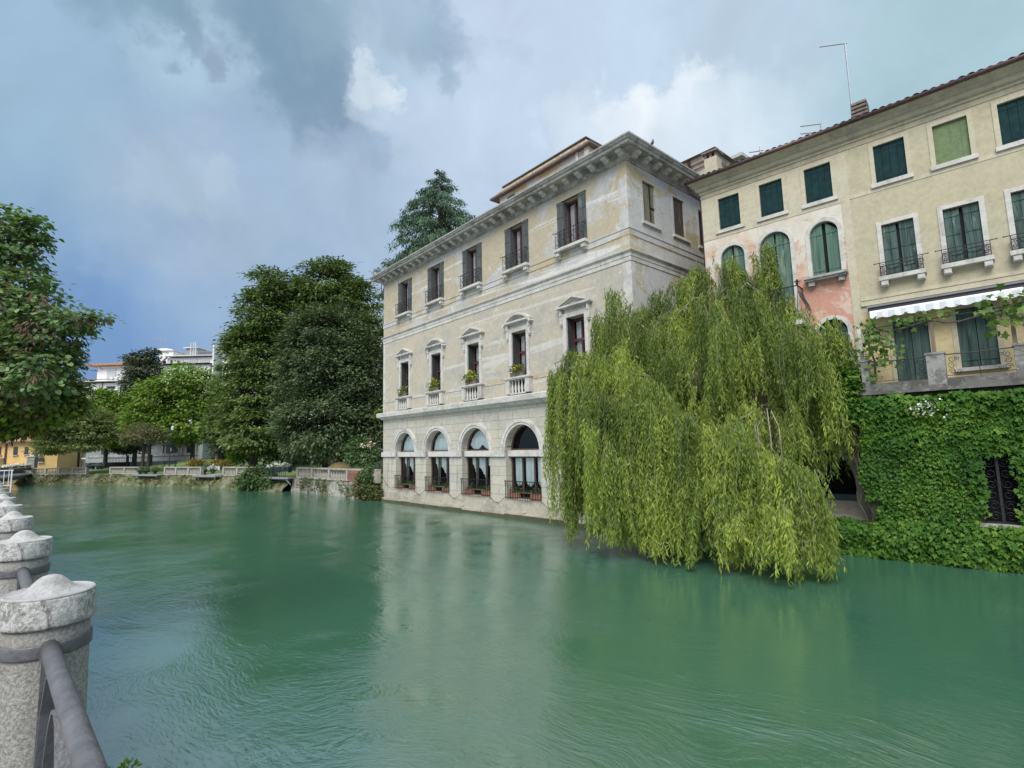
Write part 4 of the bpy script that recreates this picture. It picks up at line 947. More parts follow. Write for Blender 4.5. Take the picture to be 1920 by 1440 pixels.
# water gate at the foot of the pink house
gt = part(pink, 'water_gate', 'stone_base', lambda m: (m.box(GATE[0] + GATE[1] - .01, GATE[0] + GATE[1] + .14, -.06, .05, 1.0, 1.75), m.box(GATE[0] + GATE[1] + .14, GATE[0] + GATE[1] + .32, -.09, .05, 1.0, 1.55), m.box(GATE[0] - GATE[1] - .2, GATE[0] + GATE[1] + .5, -.16, .25, .86, 1.015)))
part(gt, 'brick_parapet', 'brick_dull' if 'brick_dull' in M else 'grey_low', lambda m: m.box(GATE[0] - GATE[1], GATE[0] + GATE[1] - .012, .10, .20, 1.017, 1.42))
part(gt, 'rail', 'dark_metal', lambda m: m.box(GATE[0] - GATE[1], GATE[0] + GATE[1] - .012, .09, .16, 1.424, 1.62))
part(gt, 'dark_passage', 'dark_room', lambda m: m.box(GATE[0] - GATE[1] - .2, GATE[0] + GATE[1] + .2, .8, .85, .9, 3.5))
# middle windows of the yellow house
for a, b in ((.22, 1.03), (1.72, 2.52), (3.18, 3.98), (4.66, 5.46), (6.12, 6.92)):
    wf = part(yel, 'window_surround', 'stone', lambda m: (m.box(a - .12, a, -.025, .01, 8.34, 10.12), m.box(b, b + .12, -.025, .01, 8.34, 10.12), m.box(a, b, -.025, .01, 10.0, 10.12)))
    part(wf, 'sill', 'stone', lambda m: (m.box(a - .17, b + .17, -.22, .12, 8.20, 8.325), m.box(a - .13, a + .05, -.19, .02, 8.03, 8.20), m.box(b - .05, b + .13, -.19, .02, 8.03, 8.20), m.box(a - .115, a + .035, -.21, -.191, 8.05, 8.16), m.box(b - .035, b + .115, -.21, -.191, 8.05, 8.16)))
    mid_ = (a + b) / 2
    plank_shutter(wf, a + .004, mid_ - .045, 8.35, lambda x: 9.96, .06, 'green_shutter', 2, (8.6, 9.2, 9.75)); plank_shutter(wf, mid_ + .03, b - .004, 8.33, lambda x: 9.98, .055, 'green_shutter', 2, (8.6, 9.2, 9.75))
    part(wf, 'backing', 'dark_room', lambda m: m.box(a, b, .13, .15, 8.34, 10.0))
    def f(m):
        z0, x0, x1, y = 8.325, a - .12, b + .12, -.19
        m.box(x0 - .14, x1 + .14, y - .01, y + .01, z0 + .42, z0 + .44); m.box(x0, x1, y - .012, y + .012, z0 + .30, z0 + .33); m.box(x0, x1, y - .008, y + .008, z0 + .03, z0 + .045)
        for x in (x0, x0 + .15, x1 - .15, x1, (x0 + x1) / 2): m.box(x - .009, x + .009, y - .009, y + .009, z0, z0 + .43)
        for x in (x0 + .075, x1 - .075): scroll(m, x, y, z0 + .12, .065); scroll(m, x, y, z0 + .24, .05, 1.25, -1); m.box(x - .05, x + .05, y - .008, y + .008, z0 + .36, z0 + .375)
        n = 12
        for q in range(2):
            xa = x0 + .15 + q * (x1 - x0 - .3) / 2; L_ = (x1 - x0 - .3) / 2; m.tube([(xa + L_ * k / n, y, z0 + .30 - .14 * math.sin(PI * k / n)) for k in range(n + 1)], .008, 4)
        for x in (x0, x1): m.box(x - .009, x + .009, y, .01, z0 + .30, z0 + .33); m.box(x - .009, x + .009, y, .01, z0 + .03, z0 + .045)
        for s, x in ((-1, x0 - .14), (1, x1 + .14)): m.lathe([(.005, 0), (.022, .02), (.005, .045)], 6, (x, y, z0 + .41))
    part(wf, 'guard', 'iron', f)
part(yel, 'ledge', 'cream_top', lambda m: (m.box(US + .003, UE, -.05, .01, 7.52, 7.66), m.box(US + .003, UE, -.02, .01, 7.70, 7.80)))
# terrace doors
for i, (a, b, z0, z1) in enumerate(DOORS):
    wf = part(yel, 'door_surround', 'cream_top', lambda m: (m.box(a - .12, a, -.02, .01, z0, z1 + .1), m.box(b, b + .12, -.02, .01, z0, z1 + .1), m.box(a, b, -.02, .01, z1, z1 + .1)))
    if i in (1, 2): part(wf, 'sill', 'stone', lambda m: m.box(a - .16, b + .16, -.10, .1, z0 - .10, z0))
    plank_shutter(wf, a + .004, (a + b) / 2 - .006, z0 + .01, lambda x: z1 - .01, .05, 'green_shutter', 2, (z0 + .2, z1 - .3)); plank_shutter(wf, (a + b) / 2 + .006, b - .004, z0 + .01, lambda x: z1 - .01, .05, 'green_shutter', 2, (z0 + .2, z1 - .3))
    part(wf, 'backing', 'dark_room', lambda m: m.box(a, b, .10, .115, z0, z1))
# awning
aw = part(yel, 'awning_case', 'awning_top', lambda m: (m.quad((-.30, 0, 7.50), (UE, 0, 7.50), (UE, -.52, 7.40), (-.30, -.52, 7.40)), m.box(-.30, UE, -.54, -.50, 7.345, 7.40)))
part(aw, 'case_underside', 'awning_box', lambda m: m.box(-.28, UE, -.50, -.02, 7.25, 7.34))
def f(m):
    n = int((UE + .24) / .045); p = .30
    for i in range(n):
        x0 = -.24 + i * .045; x1 = x0 + .045; sc_ = lambda x: 7.03 - .055 * abs(math.sin(PI * ((x + .24) / p))) ** .6
        b = len(m.v); m.v += [(x0, -.50, 7.24), (x1, -.50, 7.24), (x1, -.545, 7.18), (x0, -.545, 7.18), (x1, -.55 + .012 * math.sin(x1 * 9), sc_(x1)), (x0, -.55 + .012 * math.sin(x0 * 9), sc_(x0))]
        s_ = 1 if int((x0 + .24) / .15) % 2 else 0
        m.f += [(b, b + 1, b + 2, b + 3), (b + 3, b + 2, b + 4, b + 5)]; m.mi += [0, s_]
    m.quad((-.24, -.03, 7.235), (UE, -.03, 7.235), (UE, -.50, 7.235), (-.24, -.50, 7.235))
part(aw, 'valance', ['awning', 'awning_pale'] if 'awning_pale' in M else ['awning', 'awning_grey'], f)
# chimneys and roof things
cu, cz = HP(1614, 222, .9)
ch = part(yel, 'chimney', 'stone_dark', lambda m: m.box(cu - .27, cu + .27, .65, 1.2, 13.6, cz - .02))
part(ch, 'louvres', 'tile_grey', lambda m: ([m.box(cu - .24 + .005 * k, cu + .24 - .005 * k, .66, 1.18, cz + .02 + .135 * k, cz + .10 + .135 * k) for k in range(4)], m.box(cu - .15, cu + .15, .75, 1.1, cz - .02, cz + .5)))
cu, cz = HP(1337, 322, 1.3)
ch = part(pink, 'chimney', 'cream_top', lambda m: m.box(cu - .26, cu + .26, 1.1, 1.6, 13.6, cz + .55))
part(ch, 'cap', 'tile_grey', lambda m: ([m.box(cu + x - .05, cu + x + .05, 1.12, 1.58, cz + .55, cz + .75) for x in (-.21, 0, .21)], m.box(cu - .33, cu + .33, 1.03, 1.67, cz + .75, cz + .83)))
def antenna(label, px0, py0, py1, px1, arms, n):
    u, z0 = HP(px0, py0, n); u1, z1 = HP(px1, py1, n); p = HW(u, n, 0)
    t = thing('antenna', label, 'antenna', (p.x, p.y, z0 - .6), HRZ)
    part(t, 'pole', 'antenna', lambda m: m.tube([(0, 0, 0), (u1 - u, 0, z1 - z0 + .62)], .028, 6))
    for (ax, ay, bx, by) in arms:
        ua, za = HP(ax, ay, n); ub, zb = HP(bx, by, n)
        part(t, 'arm', 'antenna', lambda m: (m.tube([(ua - u, 0, za - z0 + .6), (ub - u, 0, zb - z0 + .6)], .022, 6), [m.tube([(ua - u + (ub - ua) * k / 6, -.03, za - z0 + .6 + (zb - za) * k / 6), (ua - u + (ub - ua) * k / 6, .03, za - z0 + .6 + (zb - za) * k / 6)], .008, 4) for k in range(7)]))
    return t
antenna('tall thin television antenna beside the louvred chimney', 1599, 222, 81, 1584, [(1537, 88, 1587, 81)], .75)
antenna('short double armed antenna low on the roof edge', 1540, 250, 232, 1539, [(1501, 237, 1540, 232), (1501, 251, 1540, 247)], 1.0)
antenna('small faint antenna above the far end of the roof', 1427, 290, 276, 1425, [(1405, 286, 1431, 282)], 1.6)
# rear building behind palace and pink house
u0, zc = PP(1340, 271, 9.0); ul, _ = PP(1250, 300, 9.0)
rear = thing('rear_building', 'small yellow grey building rising behind the palace and the pink house', 'building', PW(u0, 9.0), PRZ)
part(rear, 'wall', 'plaster_side', lambda m: m.box(ul - u0 - 3, -.55, .55, 9, 10, zc - .25))
part(rear, 'cornice', 'stone', lambda m: (m.box(ul - u0 - 3.3, -.25, .25, 9.3, zc - .42, zc - .12), m.box(ul - u0 - 3.4, -.4, .4, 9.1, zc - .62, zc - .43)))
part(rear, 'roof', 'eave_grey', lambda m: (m.quad((ul - u0 - 3.5, 0, zc - .10), (.0, 0, zc - .10), (-3, 4, zc + .8), (ul - u0, 4, zc + .8)), m.quad((0, 0, zc - .10), (0, 9.5, zc - .10), (-3, 5, zc + .8), (-3, 4, zc + .8)), m.box(ul - u0 - 3.5, .0, 0, 9.5, zc - .118, zc - .101)))
part(rear, 'downpipe', 'gutter', lambda m: m.tube([(PP(1296, 290, 9.5)[0] - u0, .1, zc - .2), (PP(1297, 290, 9.5)[0] - u0, .45, zc - .9), (PP(1298, 290, 9.5)[0] - u0, .45, zc - 5)], .09, 8))
u1, z1 = PP(1391, 284, 12.0)
part(rear, 'dormer', 'plaster_side', lambda m: (m.box(u1 - u0 - 2.4, u1 - u0 - .3, 3.3, 7, 10, z1 - .2), m.box(u1 - u0 - 2.7, u1 - u0, 3.0, 7.3, z1 - .19, z1)))

# ------------------------------------------------------------------ terrace in front of the yellow house
ter = thing('terrace', 'grey stone terrace with square pillars and thin iron railing above the ivy wall', 'terrace', H0, HRZ)
GR = (1.83, 2.56, 1.15, 2.98)
part(ter, 'wall', 'ivy_shade_wall', lambda m: (m.sheet(rect(-.62, UE, -1.2, 4.6), [rect(*GR)], .25, -1.2), m.quad((-.62, 0, -1.2), (-.62, -1.2, -1.2), (-.62, -1.2, 4.6), (-.62, 0, 4.6))))
part(ter, 'floor', 'terrace_stone', lambda m: (m.box(-.68, UE, -1.37, -.003, 4.62, 4.70), m.box(-.65, UE, -1.29, -.003, 4.702, 4.79), m.box(-.5, UE, -1.21, -.96, 4.792, 4.95)))
part(ter, 'dark_room', 'dark_room', lambda m: m.box(GR[0] - .3, GR[1] + .3, -.5, -.45, .8, 3.3))
pl = None
for x0, x1 in ((-.50, -.32), (1.03, 1.43), (2.80, 3.20), (4.6, 5.0), (6.4, 6.8)):
    pl = part(ter, 'pillar', 'pillar_stone', lambda m: (m.box(x0, x1, -1.22, -.92, 4.793, 5.62), m.box(x0 - .02, x1 + .02, -1.24, -.90, 5.62, 5.68)))
for x0, x1 in ((-.32, 1.03), (1.43, 2.80), (3.20, 4.6), (5.0, 6.4)):
    def f(m):
        m.tube([(x0, -1.09, 5.60), ((x0 + x1) / 2, -1.09, 5.585), (x1, -1.09, 5.60)], .017, 6); m.tube([(x0, -1.09, 5.02), (x1, -1.09, 5.02)], .009, 5); m.box((x0 + x1) / 2 - .008, (x0 + x1) / 2 + .008, -1.10, -1.08, 4.95, 5.59)
        for s, x in ((1, x0 + .03), (-1, x1 - .03)):
            for q in range(3): scroll(m, x + s * .10, -1.09, 5.12 + .17 * q, .085, 1.3, s if q % 2 else -s, .007, q)
            scroll(m, x + s * .24, -1.09, 5.10, .06, 1.2, s, .007); scroll(m, x + s * .22, -1.09, 5.46, .05, 1.2, -s, .007)
    part(ter, 'railing', 'iron', f)
gr = part(ter, 'window_grille', 'iron', lambda m: (m.box((GR[0] + GR[1]) / 2 - .03, (GR[0] + GR[1]) / 2 + .03, -1.19, -1.13, GR[2], GR[3]), m.box(GR[0], GR[1], -1.18, -1.15, GR[2] + .02, GR[2] + .05), m.box(GR[0], GR[0] + .025, -1.18, -1.15, GR[2], GR[3]), m.box(GR[1] - .025, GR[1], -1.18, -1.15, GR[2], GR[3]),
    [(scroll(m, (GR[0] + GR[1]) / 2 + s * .15, -1.165, GR[2] + .18 + .27 * q, .12, 1.4, s if q % 2 else -s, .011, q * .7)) for q in range(7) for s in (-1, 1)]))
part(gr, 'sill', 'stone_dark', lambda m: m.box(GR[0] - .1, GR[1] + .4, -1.33, -1.0, GR[2] - .09, GR[2] - .005))
tag(part(None, 'quay_ledge', 'moss_stone', lambda m: (m.box(UL, -.63, -1.15, -.17, -1.2, .87), m.box(UL, UE, -1.34, -1.21, -1.2, .07)), loc=H0, rot=(0, 0, HRZ)), 'low mossy stone ledge at the waterline below the pink house', 'ledge')

def wall_leaves(name, parent, pts, out, size, tint, mat, tpl=IVY, aspect=.85, droop=.8, seed=1, ax=None):
    g = np.random.default_rng(seed); N = len(pts)
    d = np.stack([g.normal(size=N) * .42, -.28 - abs(g.normal(size=N)) * .35, -droop + g.normal(size=N) * .32], 1)
    nr = np.stack([g.normal(size=N) * .5, -np.ones(N), .6 + g.normal(size=N) * .5], 1)
    return leaf_mesh(name, pts, d, nr, size, size * aspect, tint, tpl, mat, parent)
def fnoise(u, z, s, seed):     # smooth 2-D noise for clumps
    g = np.random.default_rng(seed); r = np.zeros_like(u)
    for k in range(10):
        a = g.uniform(0, 2 * PI); f = s * g.uniform(.5, 2.2); r += np.sin(f * (u * math.cos(a) + z * math.sin(a)) + g.uniform(0, 6.28)) / 3.2
    return r
g = np.random.default_rng(21)
ivy = thing('ivy', 'dense green ivy covering the whole terrace wall down to the river', 'ivy', H0, HRZ)
N = 26000; u = g.uniform(-1.05, 7.2, N); z = g.uniform(-.02, 4.78, N)
left = np.where(z > 3.9, -1.0 + .25 * np.sin(z * 4), np.where(z > 2.9, -.68, np.where(z > 1.6, -.62 - .28 * np.exp(-((z - 2.3) / .5) ** 2), np.where(z > 1.0, -.40 + .1 * np.sin(z * 9), -.66)))) + fnoise(u, z, 5, 1) * .07
top = 4.58 + fnoise(u, u * 0, 5, 2) * .07
hole = (u > GR[0] + .02 + fnoise(z, z * 0, 6, 3) * .08) & (u < GR[1] + .02 + fnoise(z, z * 0, 7, 4) * .08) & (z > GR[2] - .02) & (z < GR[3] - .05 + fnoise(u, u * 0, 6, 5) * .12)
bot = .03 + .05 * fnoise(u, u * 0, 4, 9)
edge_d = np.minimum(np.minimum(u - GR[0], GR[1] - u), GR[3] - z); hole &= ~((edge_d < .14) & (g.random(N) < .16))
ok = (u > left) & (z < top) & ~hole & (z > bot)
bul = np.clip(.12 + .05 * fnoise(u, z, 5.2, 6) + .11 * np.clip((z - 3.2) / 1.2, 0, 1) + .16 * np.exp(-((z - .55) / .6) ** 2), .03, .6)
n_ = -1.2 - bul * g.uniform(.1, 1.1, N)
small = (z > 1.1) & (z < 3.1) & (u < 1.6)
size = np.where(small, g.uniform(.06, .10, N), g.uniform(.085, .16, N)); size = np.where(z > 3.3, size * 1.15, size)
tint = np.clip(.42 + .22 * fnoise(u, z, 2.2, 7) + g.normal(size=N) * .14 + .18 * np.exp(-((z - .6) / .5) ** 2) * (u > 1), 0, 1)
pts = np.stack([u, n_, z], 1)[ok]
wall_leaves('foliage', ivy, pts, -1.2, size[ok], tint[ok], 'lf_ivy', seed=22)
def f(m):
    for k in range(26):
        x = random.uniform(-.5, 6.8); zz_ = 0.1; p = [(x, -1.215, zz_)]
        while zz_ < 4.3: zz_ += .35; x += random.uniform(-.14, .14); p.append((x, -1.215, zz_))
        if not (GR[0] - .1 < p[5][0] < GR[1] + .1): m.tube(p, .014, 5)
part(ivy, 'stems', 'bark', f)
N = 7; 
hed = thing('ivy', 'low fringe of ivy over the ledge between willow and terrace wall', 'ivy', H0, HRZ)
N = 9000; u = g.uniform(-4.6, -.45, N); z = g.uniform(.02, 1.12, N); tp = .93 + .10 * fnoise(u, u * 0, 5, 11); ok = (z < tp) & (z > .03 + .05 * fnoise(u, u * 0, 4, 12))
bul = .20 + .09 * fnoise(u, z, 4, 13); n_ = -1.15 - bul * g.uniform(.15, 1, N); n_ = np.where(z > .85, n_ + g.uniform(0, .5, N), n_)
tint = np.clip(.42 + .2 * fnoise(u, z, 2.4, 14) + g.normal(size=N) * .14, 0, 1)
wall_leaves('foliage', hed, np.stack([u, n_, z], 1)[ok], 0, g.uniform(.06, .12, N)[ok], tint[ok], 'lf_ivy', seed=23)
cl = thing('ivy', 'bushy knot of ivy beside the left terrace pillar and willow', 'ivy', HW(-.78, -1.0, 5.0), HRZ)
crown('foliage', cl, [(*HW(-.78, -1.05, 5.25), .36, .3, .32), (*HW(-.80, -1.1, 4.78), .42, .32, .30), (*HW(-.6, -1.15, 4.3), .4, .3, .35)], 190, 7, .13, .11, 'lf_ivy', IVY, (.16, .12), .7, 24)
fl = thing('flowering_plant', 'small spray of white flowers in the ivy below the terrace', 'plant', HW(.95, -1.55, 4.15), HRZ)
q = np.random.default_rng(9); pp = q.normal(size=(90, 3)) * np.array([.20, .05, .13])
leaf_mesh('blossom', pp, q.normal(size=(90, 3)), q.normal(size=(90, 3)) + np.array([0, -1, 0]), .05, .045, q.random(90), HEART, 'lf_white', fl)
leaf_mesh('leaf', q.normal(size=(60, 3)) * np.array([.2, .05, .12]), q.normal(size=(60, 3)), q.normal(size=(60, 3)) + np.array([0, -1, 0]), .09, .06, q.random(60), IVY, 'lf_ivy', fl)
# pergola with the grape vine
per = thing('pergola', 'slim wooden pergola posts standing behind the terrace pillars', 'pergola', H0, HRZ)
for px, py0, py1, mat in ((1617, 676, 616, 'stone'), (1752, 662, 600, 'wood_box'), (1904, 645, 560, 'wood_box')):
    a = HP(px, py0, -.95); b = HP(px - 3, py1, -.95); part(per, 'post', mat, lambda m: m.box(a[0] - .045, a[0] + .045, -1.0, -.91, 4.952, b[1]))
part(per, 'wire', 'iron', lambda m: m.tube([(-.45, -.95, 6.62), (1.2, -.95, 6.66), (3.0, -.95, 6.70), (7, -.95, 6.7)], .012, 5))
vin = thing('grapevine', 'grape vine with broad leaves trained along the terrace below the awning', 'vine', H0, HRZ)
vp = [(1632, 606), (1645, 616), (1665, 622), (1690, 616), (1720, 607), (1745, 600), (1770, 605), (1800, 602), (1830, 594), (1850, 588), (1880, 580), (1905, 570), (1940, 560), (1990, 545)]
vv = [HP(x, y, -1.0) for x, y in vp]
part(vin, 'stem', 'bark', lambda m: (m.tube([(a, -1.0 + .03 * math.sin(i * 2), b) for i, (a, b) in enumerate(vv)], [.03] * 3 + [.024] * 11, 6), m.tube([(-.25, -.85, 4.95), (-.18, -.9, 5.6), (-.3, -.95, 6.2), (vv[0][0], -1.0, vv[0][1])], .028, 6)))
q = np.random.default_rng(31); P_ = []; SZ = []
def vclump(px, py, rx, ry, n, s):
    a, b = HP(px, py, -1.05); k = 18.5 / FPX
    for _ in range(n): P_.append((a + q.normal() * rx * k * .55, -1.05 + q.normal() * .12, b + q.normal() * ry * k * .55)); SZ.append(s * q.uniform(.7, 1.25))
for c in ((1628, 612, 16, 12, 26, .13), (1655, 604, 16, 8, 7, .11), (1700, 598, 14, 9, 18, .125), (1722, 592, 9, 7, 7, .11), (1757, 590, 20, 9, 22, .13), (1642, 640, 24, 24, 105, .14), (1652, 665, 20, 13, 40, .14), (1638, 705, 10, 12, 14, .12), (1612, 655, 9, 10, 6, .16),
          (1868, 568, 18, 16, 22, .18), (1874, 598, 20, 15, 20, .18), (1872, 618, 12, 7, 6, .16), (1850, 566, 10, 7, 6, .17), (1915, 592, 10, 18, 14, .19), (1942, 560, 24, 28, 40, .19)): vclump(*c)
P_ = np.array(P_); N = len(P_)
d = q.normal(size=(N, 3)) * .5 + np.array([0, -.2, -.7]); leaf_mesh('foliage', P_, d, q.normal(size=(N, 3)) * .45 + np.array([0, -1, .5]), np.array(SZ), np.array(SZ) * .95, q.random(N), IVY, 'lf_vine', vin)

# ------------------------------------------------------------------ the weeping willow
WB = Vector((7.6, 18.9, .9))
wil = thing('willow_tree', 'big weeping willow drooping over the river in front of the palace corner', 'tree', WB)
q = np.random.default_rng(77)
def crest(pts, n, jit=.35):     # points along a limb crest given as photo positions with distances
    P = [at(*p) for p in pts]; L = [0]
    for a, b in zip(P, P[1:]): L.append(L[-1] + (b - a).length)
    out = []; nc = max(2, int(n / 6.5)); cs = (np.arange(nc) + q.uniform(.2, .8, nc)) / nc * L[-1]; ct = q.random(nc); cd = q.normal(size=(nc, 3)) * np.array([.10, .32, .16])
    for k_ in range(n):
        s = float(np.clip(cs[k_ % nc] + q.normal() * .15, 0, L[-1])); i = max(k for k in range(len(L)) if L[k] <= s + 1e-9); i = min(i, len(P) - 2); f_ = (s - L[i]) / max(1e-6, L[i + 1] - L[i])
        out.append((P[i].lerp(P[i + 1], f_) + Vector(q.normal(size=3) * np.array([jit * .55, jit, jit])) + Vector(cd[k_ % nc]), ct[k_ % nc]))
    return out
LB, LD, LN, LS, LT = [], [], [], [], []
TW = MB()
def strands(starts, lo, hi, zmin, per=6, spread=.22, outw=.5, dens=24, tintc=.45, size=.165, lean=(0, 0)):
    """hanging switches: each leaves its twig, bends over and falls; narrow leaves along it"""
    for s in starts:
        s, c_ = s if isinstance(s, tuple) else (s, .5)
        L0 = q.uniform(lo, hi); tc = np.clip(tintc + (c_ - .5) * .75 + q.normal() * .12, 0, 1); zr = zmin + q.exponential(.42); spread = min(spread, .085); rs = np.array([q.normal() * .12, q.normal() * .12]); rp = q.uniform(0, 6.28, 2); od = q.normal(size=2); od = od / np.linalg.norm(od) * .6 + np.array([-.35, -.75]); od /= np.linalg.norm(od)
        for k in range(per):
            p0 = np.array(s) + q.normal(size=3) * spread; L = L0 * q.uniform(.55, 1.05); o = od + q.normal(size=2) * .18; a = outw * q.uniform(.75, 1.1); ph = rp + q.normal(size=2) * .3
            zend = zr + abs(q.normal()) * .22; L = min(L, max(.3, p0[2] - zend))
            n = max(6, int(L * dens)); t_ = np.linspace(0, 1, n) ** .85; h = t_ * L
            sway = .10 * np.sin(h * 1.1 + ph[0]) * t_
            x = p0[0] + o[0] * a * (1 - np.exp(-h * 1.3)) + sway + lean[0] * t_ * L; y = p0[1] + o[1] * a * (1 - np.exp(-h * 1.3)) + .10 * np.sin(h * .9 + ph[1]) * t_ + lean[1] * t_ * L; z_ = p0[2] + .22 * a * np.sin(np.clip(h * 2.2, 0, PI)) - h
            P = np.stack([x, y, z_], 1) + q.normal(size=(n, 3)) * .018
            dd_ = np.stack([q.normal(size=n) * .48, q.normal(size=n) * .48, -np.ones(n) + q.normal(size=n) * .2], 1)
            LB.append(P); LD.append(dd_); LN.append(q.normal(size=(n, 3)) * .5 + np.array([-.5, -.7, .3])); LS.append(size * q.uniform(.65, 1.25, n)); LT.append(np.clip(tc + q.normal(size=n) * .10 + .10 * (t_ > .8), 0, 1))
            if k < 2: TW.tube([tuple(v) for v in P[::max(1, n // 7)]], .0055, 3, False)
# back, upper mass
strands(crest([(1115, 640, 20.5), (1160, 575, 20), (1210, 585, 20), (1260, 545, 19.6), (1310, 510, 19.2), (1350, 505, 19), (1400, 525, 18.6), (1440, 500, 18.2), (1490, 580, 17.8), (1540, 625, 17.3), (1560, 645, 17)], 120, .25), 1.6, 4.4, 1.0, 8)
strands(crest([(1150, 640, 18.8), (1230, 620, 18.4), (1300, 580, 18), (1370, 570, 17.6), (1450, 590, 17.2), (1525, 655, 16.6)], 88, .32), 1.8, 3.8, 1.0, 8)
strands(crest([(1120, 680, 18), (1200, 690, 17.6), (1290, 660, 17.2), (1380, 650, 16.8), (1460, 650, 16.4), (1545, 700, 16)], 60, .28), 1.2, 2.8, .8, 8)
strands(crest([(1250, 720, 17.2), (1330, 730, 16.8), (1420, 760, 16.3), (1500, 790, 15.6)], 44, .28), 1.0, 2.6, .6, 8, .2, .4, 24, .5)
for px, py in ((1432, 462), (1442, 450), (1450, 445), (1458, 455), (1466, 475), (1446, 470)): strands([(at(px, py, 18.2), .5)] * 2, .8, 2.4, 1.0, 5, .10, .25)
strands(crest([(1150, 545, 20), (1165, 540, 20)], 4, .08), .7, 1.6, 1, 5, .1, .2); strands(crest([(1290, 510, 19.4), (1340, 485, 19.2), (1350, 500, 19)], 8, .12), .8, 2.2, 1, 5, .12, .3)
strands(crest([(1505, 640, 16.6), (1545, 630, 16.6), (1566, 640, 16.4)], 30, .14), 2.6, 4.8, 1.2, 7, .15, .3)
strands(crest([(1545, 700, 16), (1572, 760, 15.8)], 9, .10), 1.2, 2.4, 1.1, 7, .1, .2)
# left mass above the water
strands(crest([(1052, 715, 18.2), (1066, 684, 18.1), (1090, 670, 17.9), (1120, 672, 17.6), (1150, 690, 17.3), (1195, 715, 16.9), (1240, 760, 16.4), (1265, 800, 16.1)], 92, .16), 1.2, 6.6, .10, 9, .2, .45)
strands(crest([(1085, 725, 17.1), (1125, 735, 16.7), (1170, 755, 16.3), (1230, 810, 15.9)], 50, .2), 1.2, 5.8, .08, 9, .2, .45, 24, .5)
strands(crest([(1095, 805, 16.5), (1140, 830, 16.1), (1200, 870, 15.7), (1250, 900, 15.3)], 30, .2), 1.4, 3.8, .05, 9, .2, .4, 24, .62)
strands(crest([(1030, 700, 18.5), (1042, 712, 18.4)], 5, .10), 1.4, 3.6, .9, 5, .08, .1)
strands(crest([(1066, 760, 17.7), (1074, 800, 17.5)], 12, .10), 2.5, 5, .12, 7, .1, .15)
# middle tongue and right tongue
strands(crest([(1275, 815, 15.4), (1310, 790, 15.1), (1350, 795, 14.8), (1385, 840, 14.5)], 38, .12), 1.0, 4.6, .05, 9, .18, .5, 24, .58)
strands(crest([(1270, 880, 14.7), (1330, 900, 14.4), (1390, 920, 14.0)], 24, .16), 1.2, 3.0, .02, 8, .18, .4, 24, .64)
strands(crest([(1395, 890, 14.2), (1430, 850, 14.0), (1465, 860, 13.8), (1500, 890, 13.5), (1530, 950, 13.2)], 46, .13), .9, 4.0, .05, 9, .18, .5, 24, .55)
strands(crest([(1420, 950, 13.4), (1480, 960, 13.1), (1530, 1010, 12.8)], 30, .14), .9, 2.4, .02, 8, .16, .35, 24, .68)
strands(crest([(1535, 1000, 12.7), (1545, 1020, 12.6)], 5, .06), .8, 1.2, .05, 4, .08, .1, 26, .9, .15, (.35, -.1))
# bright shoots low down
for px, py, Y in ((1385, 965, 13.5), (1365, 985, 13.5), (1525, 1005, 12.8), (1140, 990, 15.9), (1395, 825, 14.2)): strands([at(px, py, Y)] * 3, .5, 1.1, .05, 5, .16, .3, 30, .98, .14)
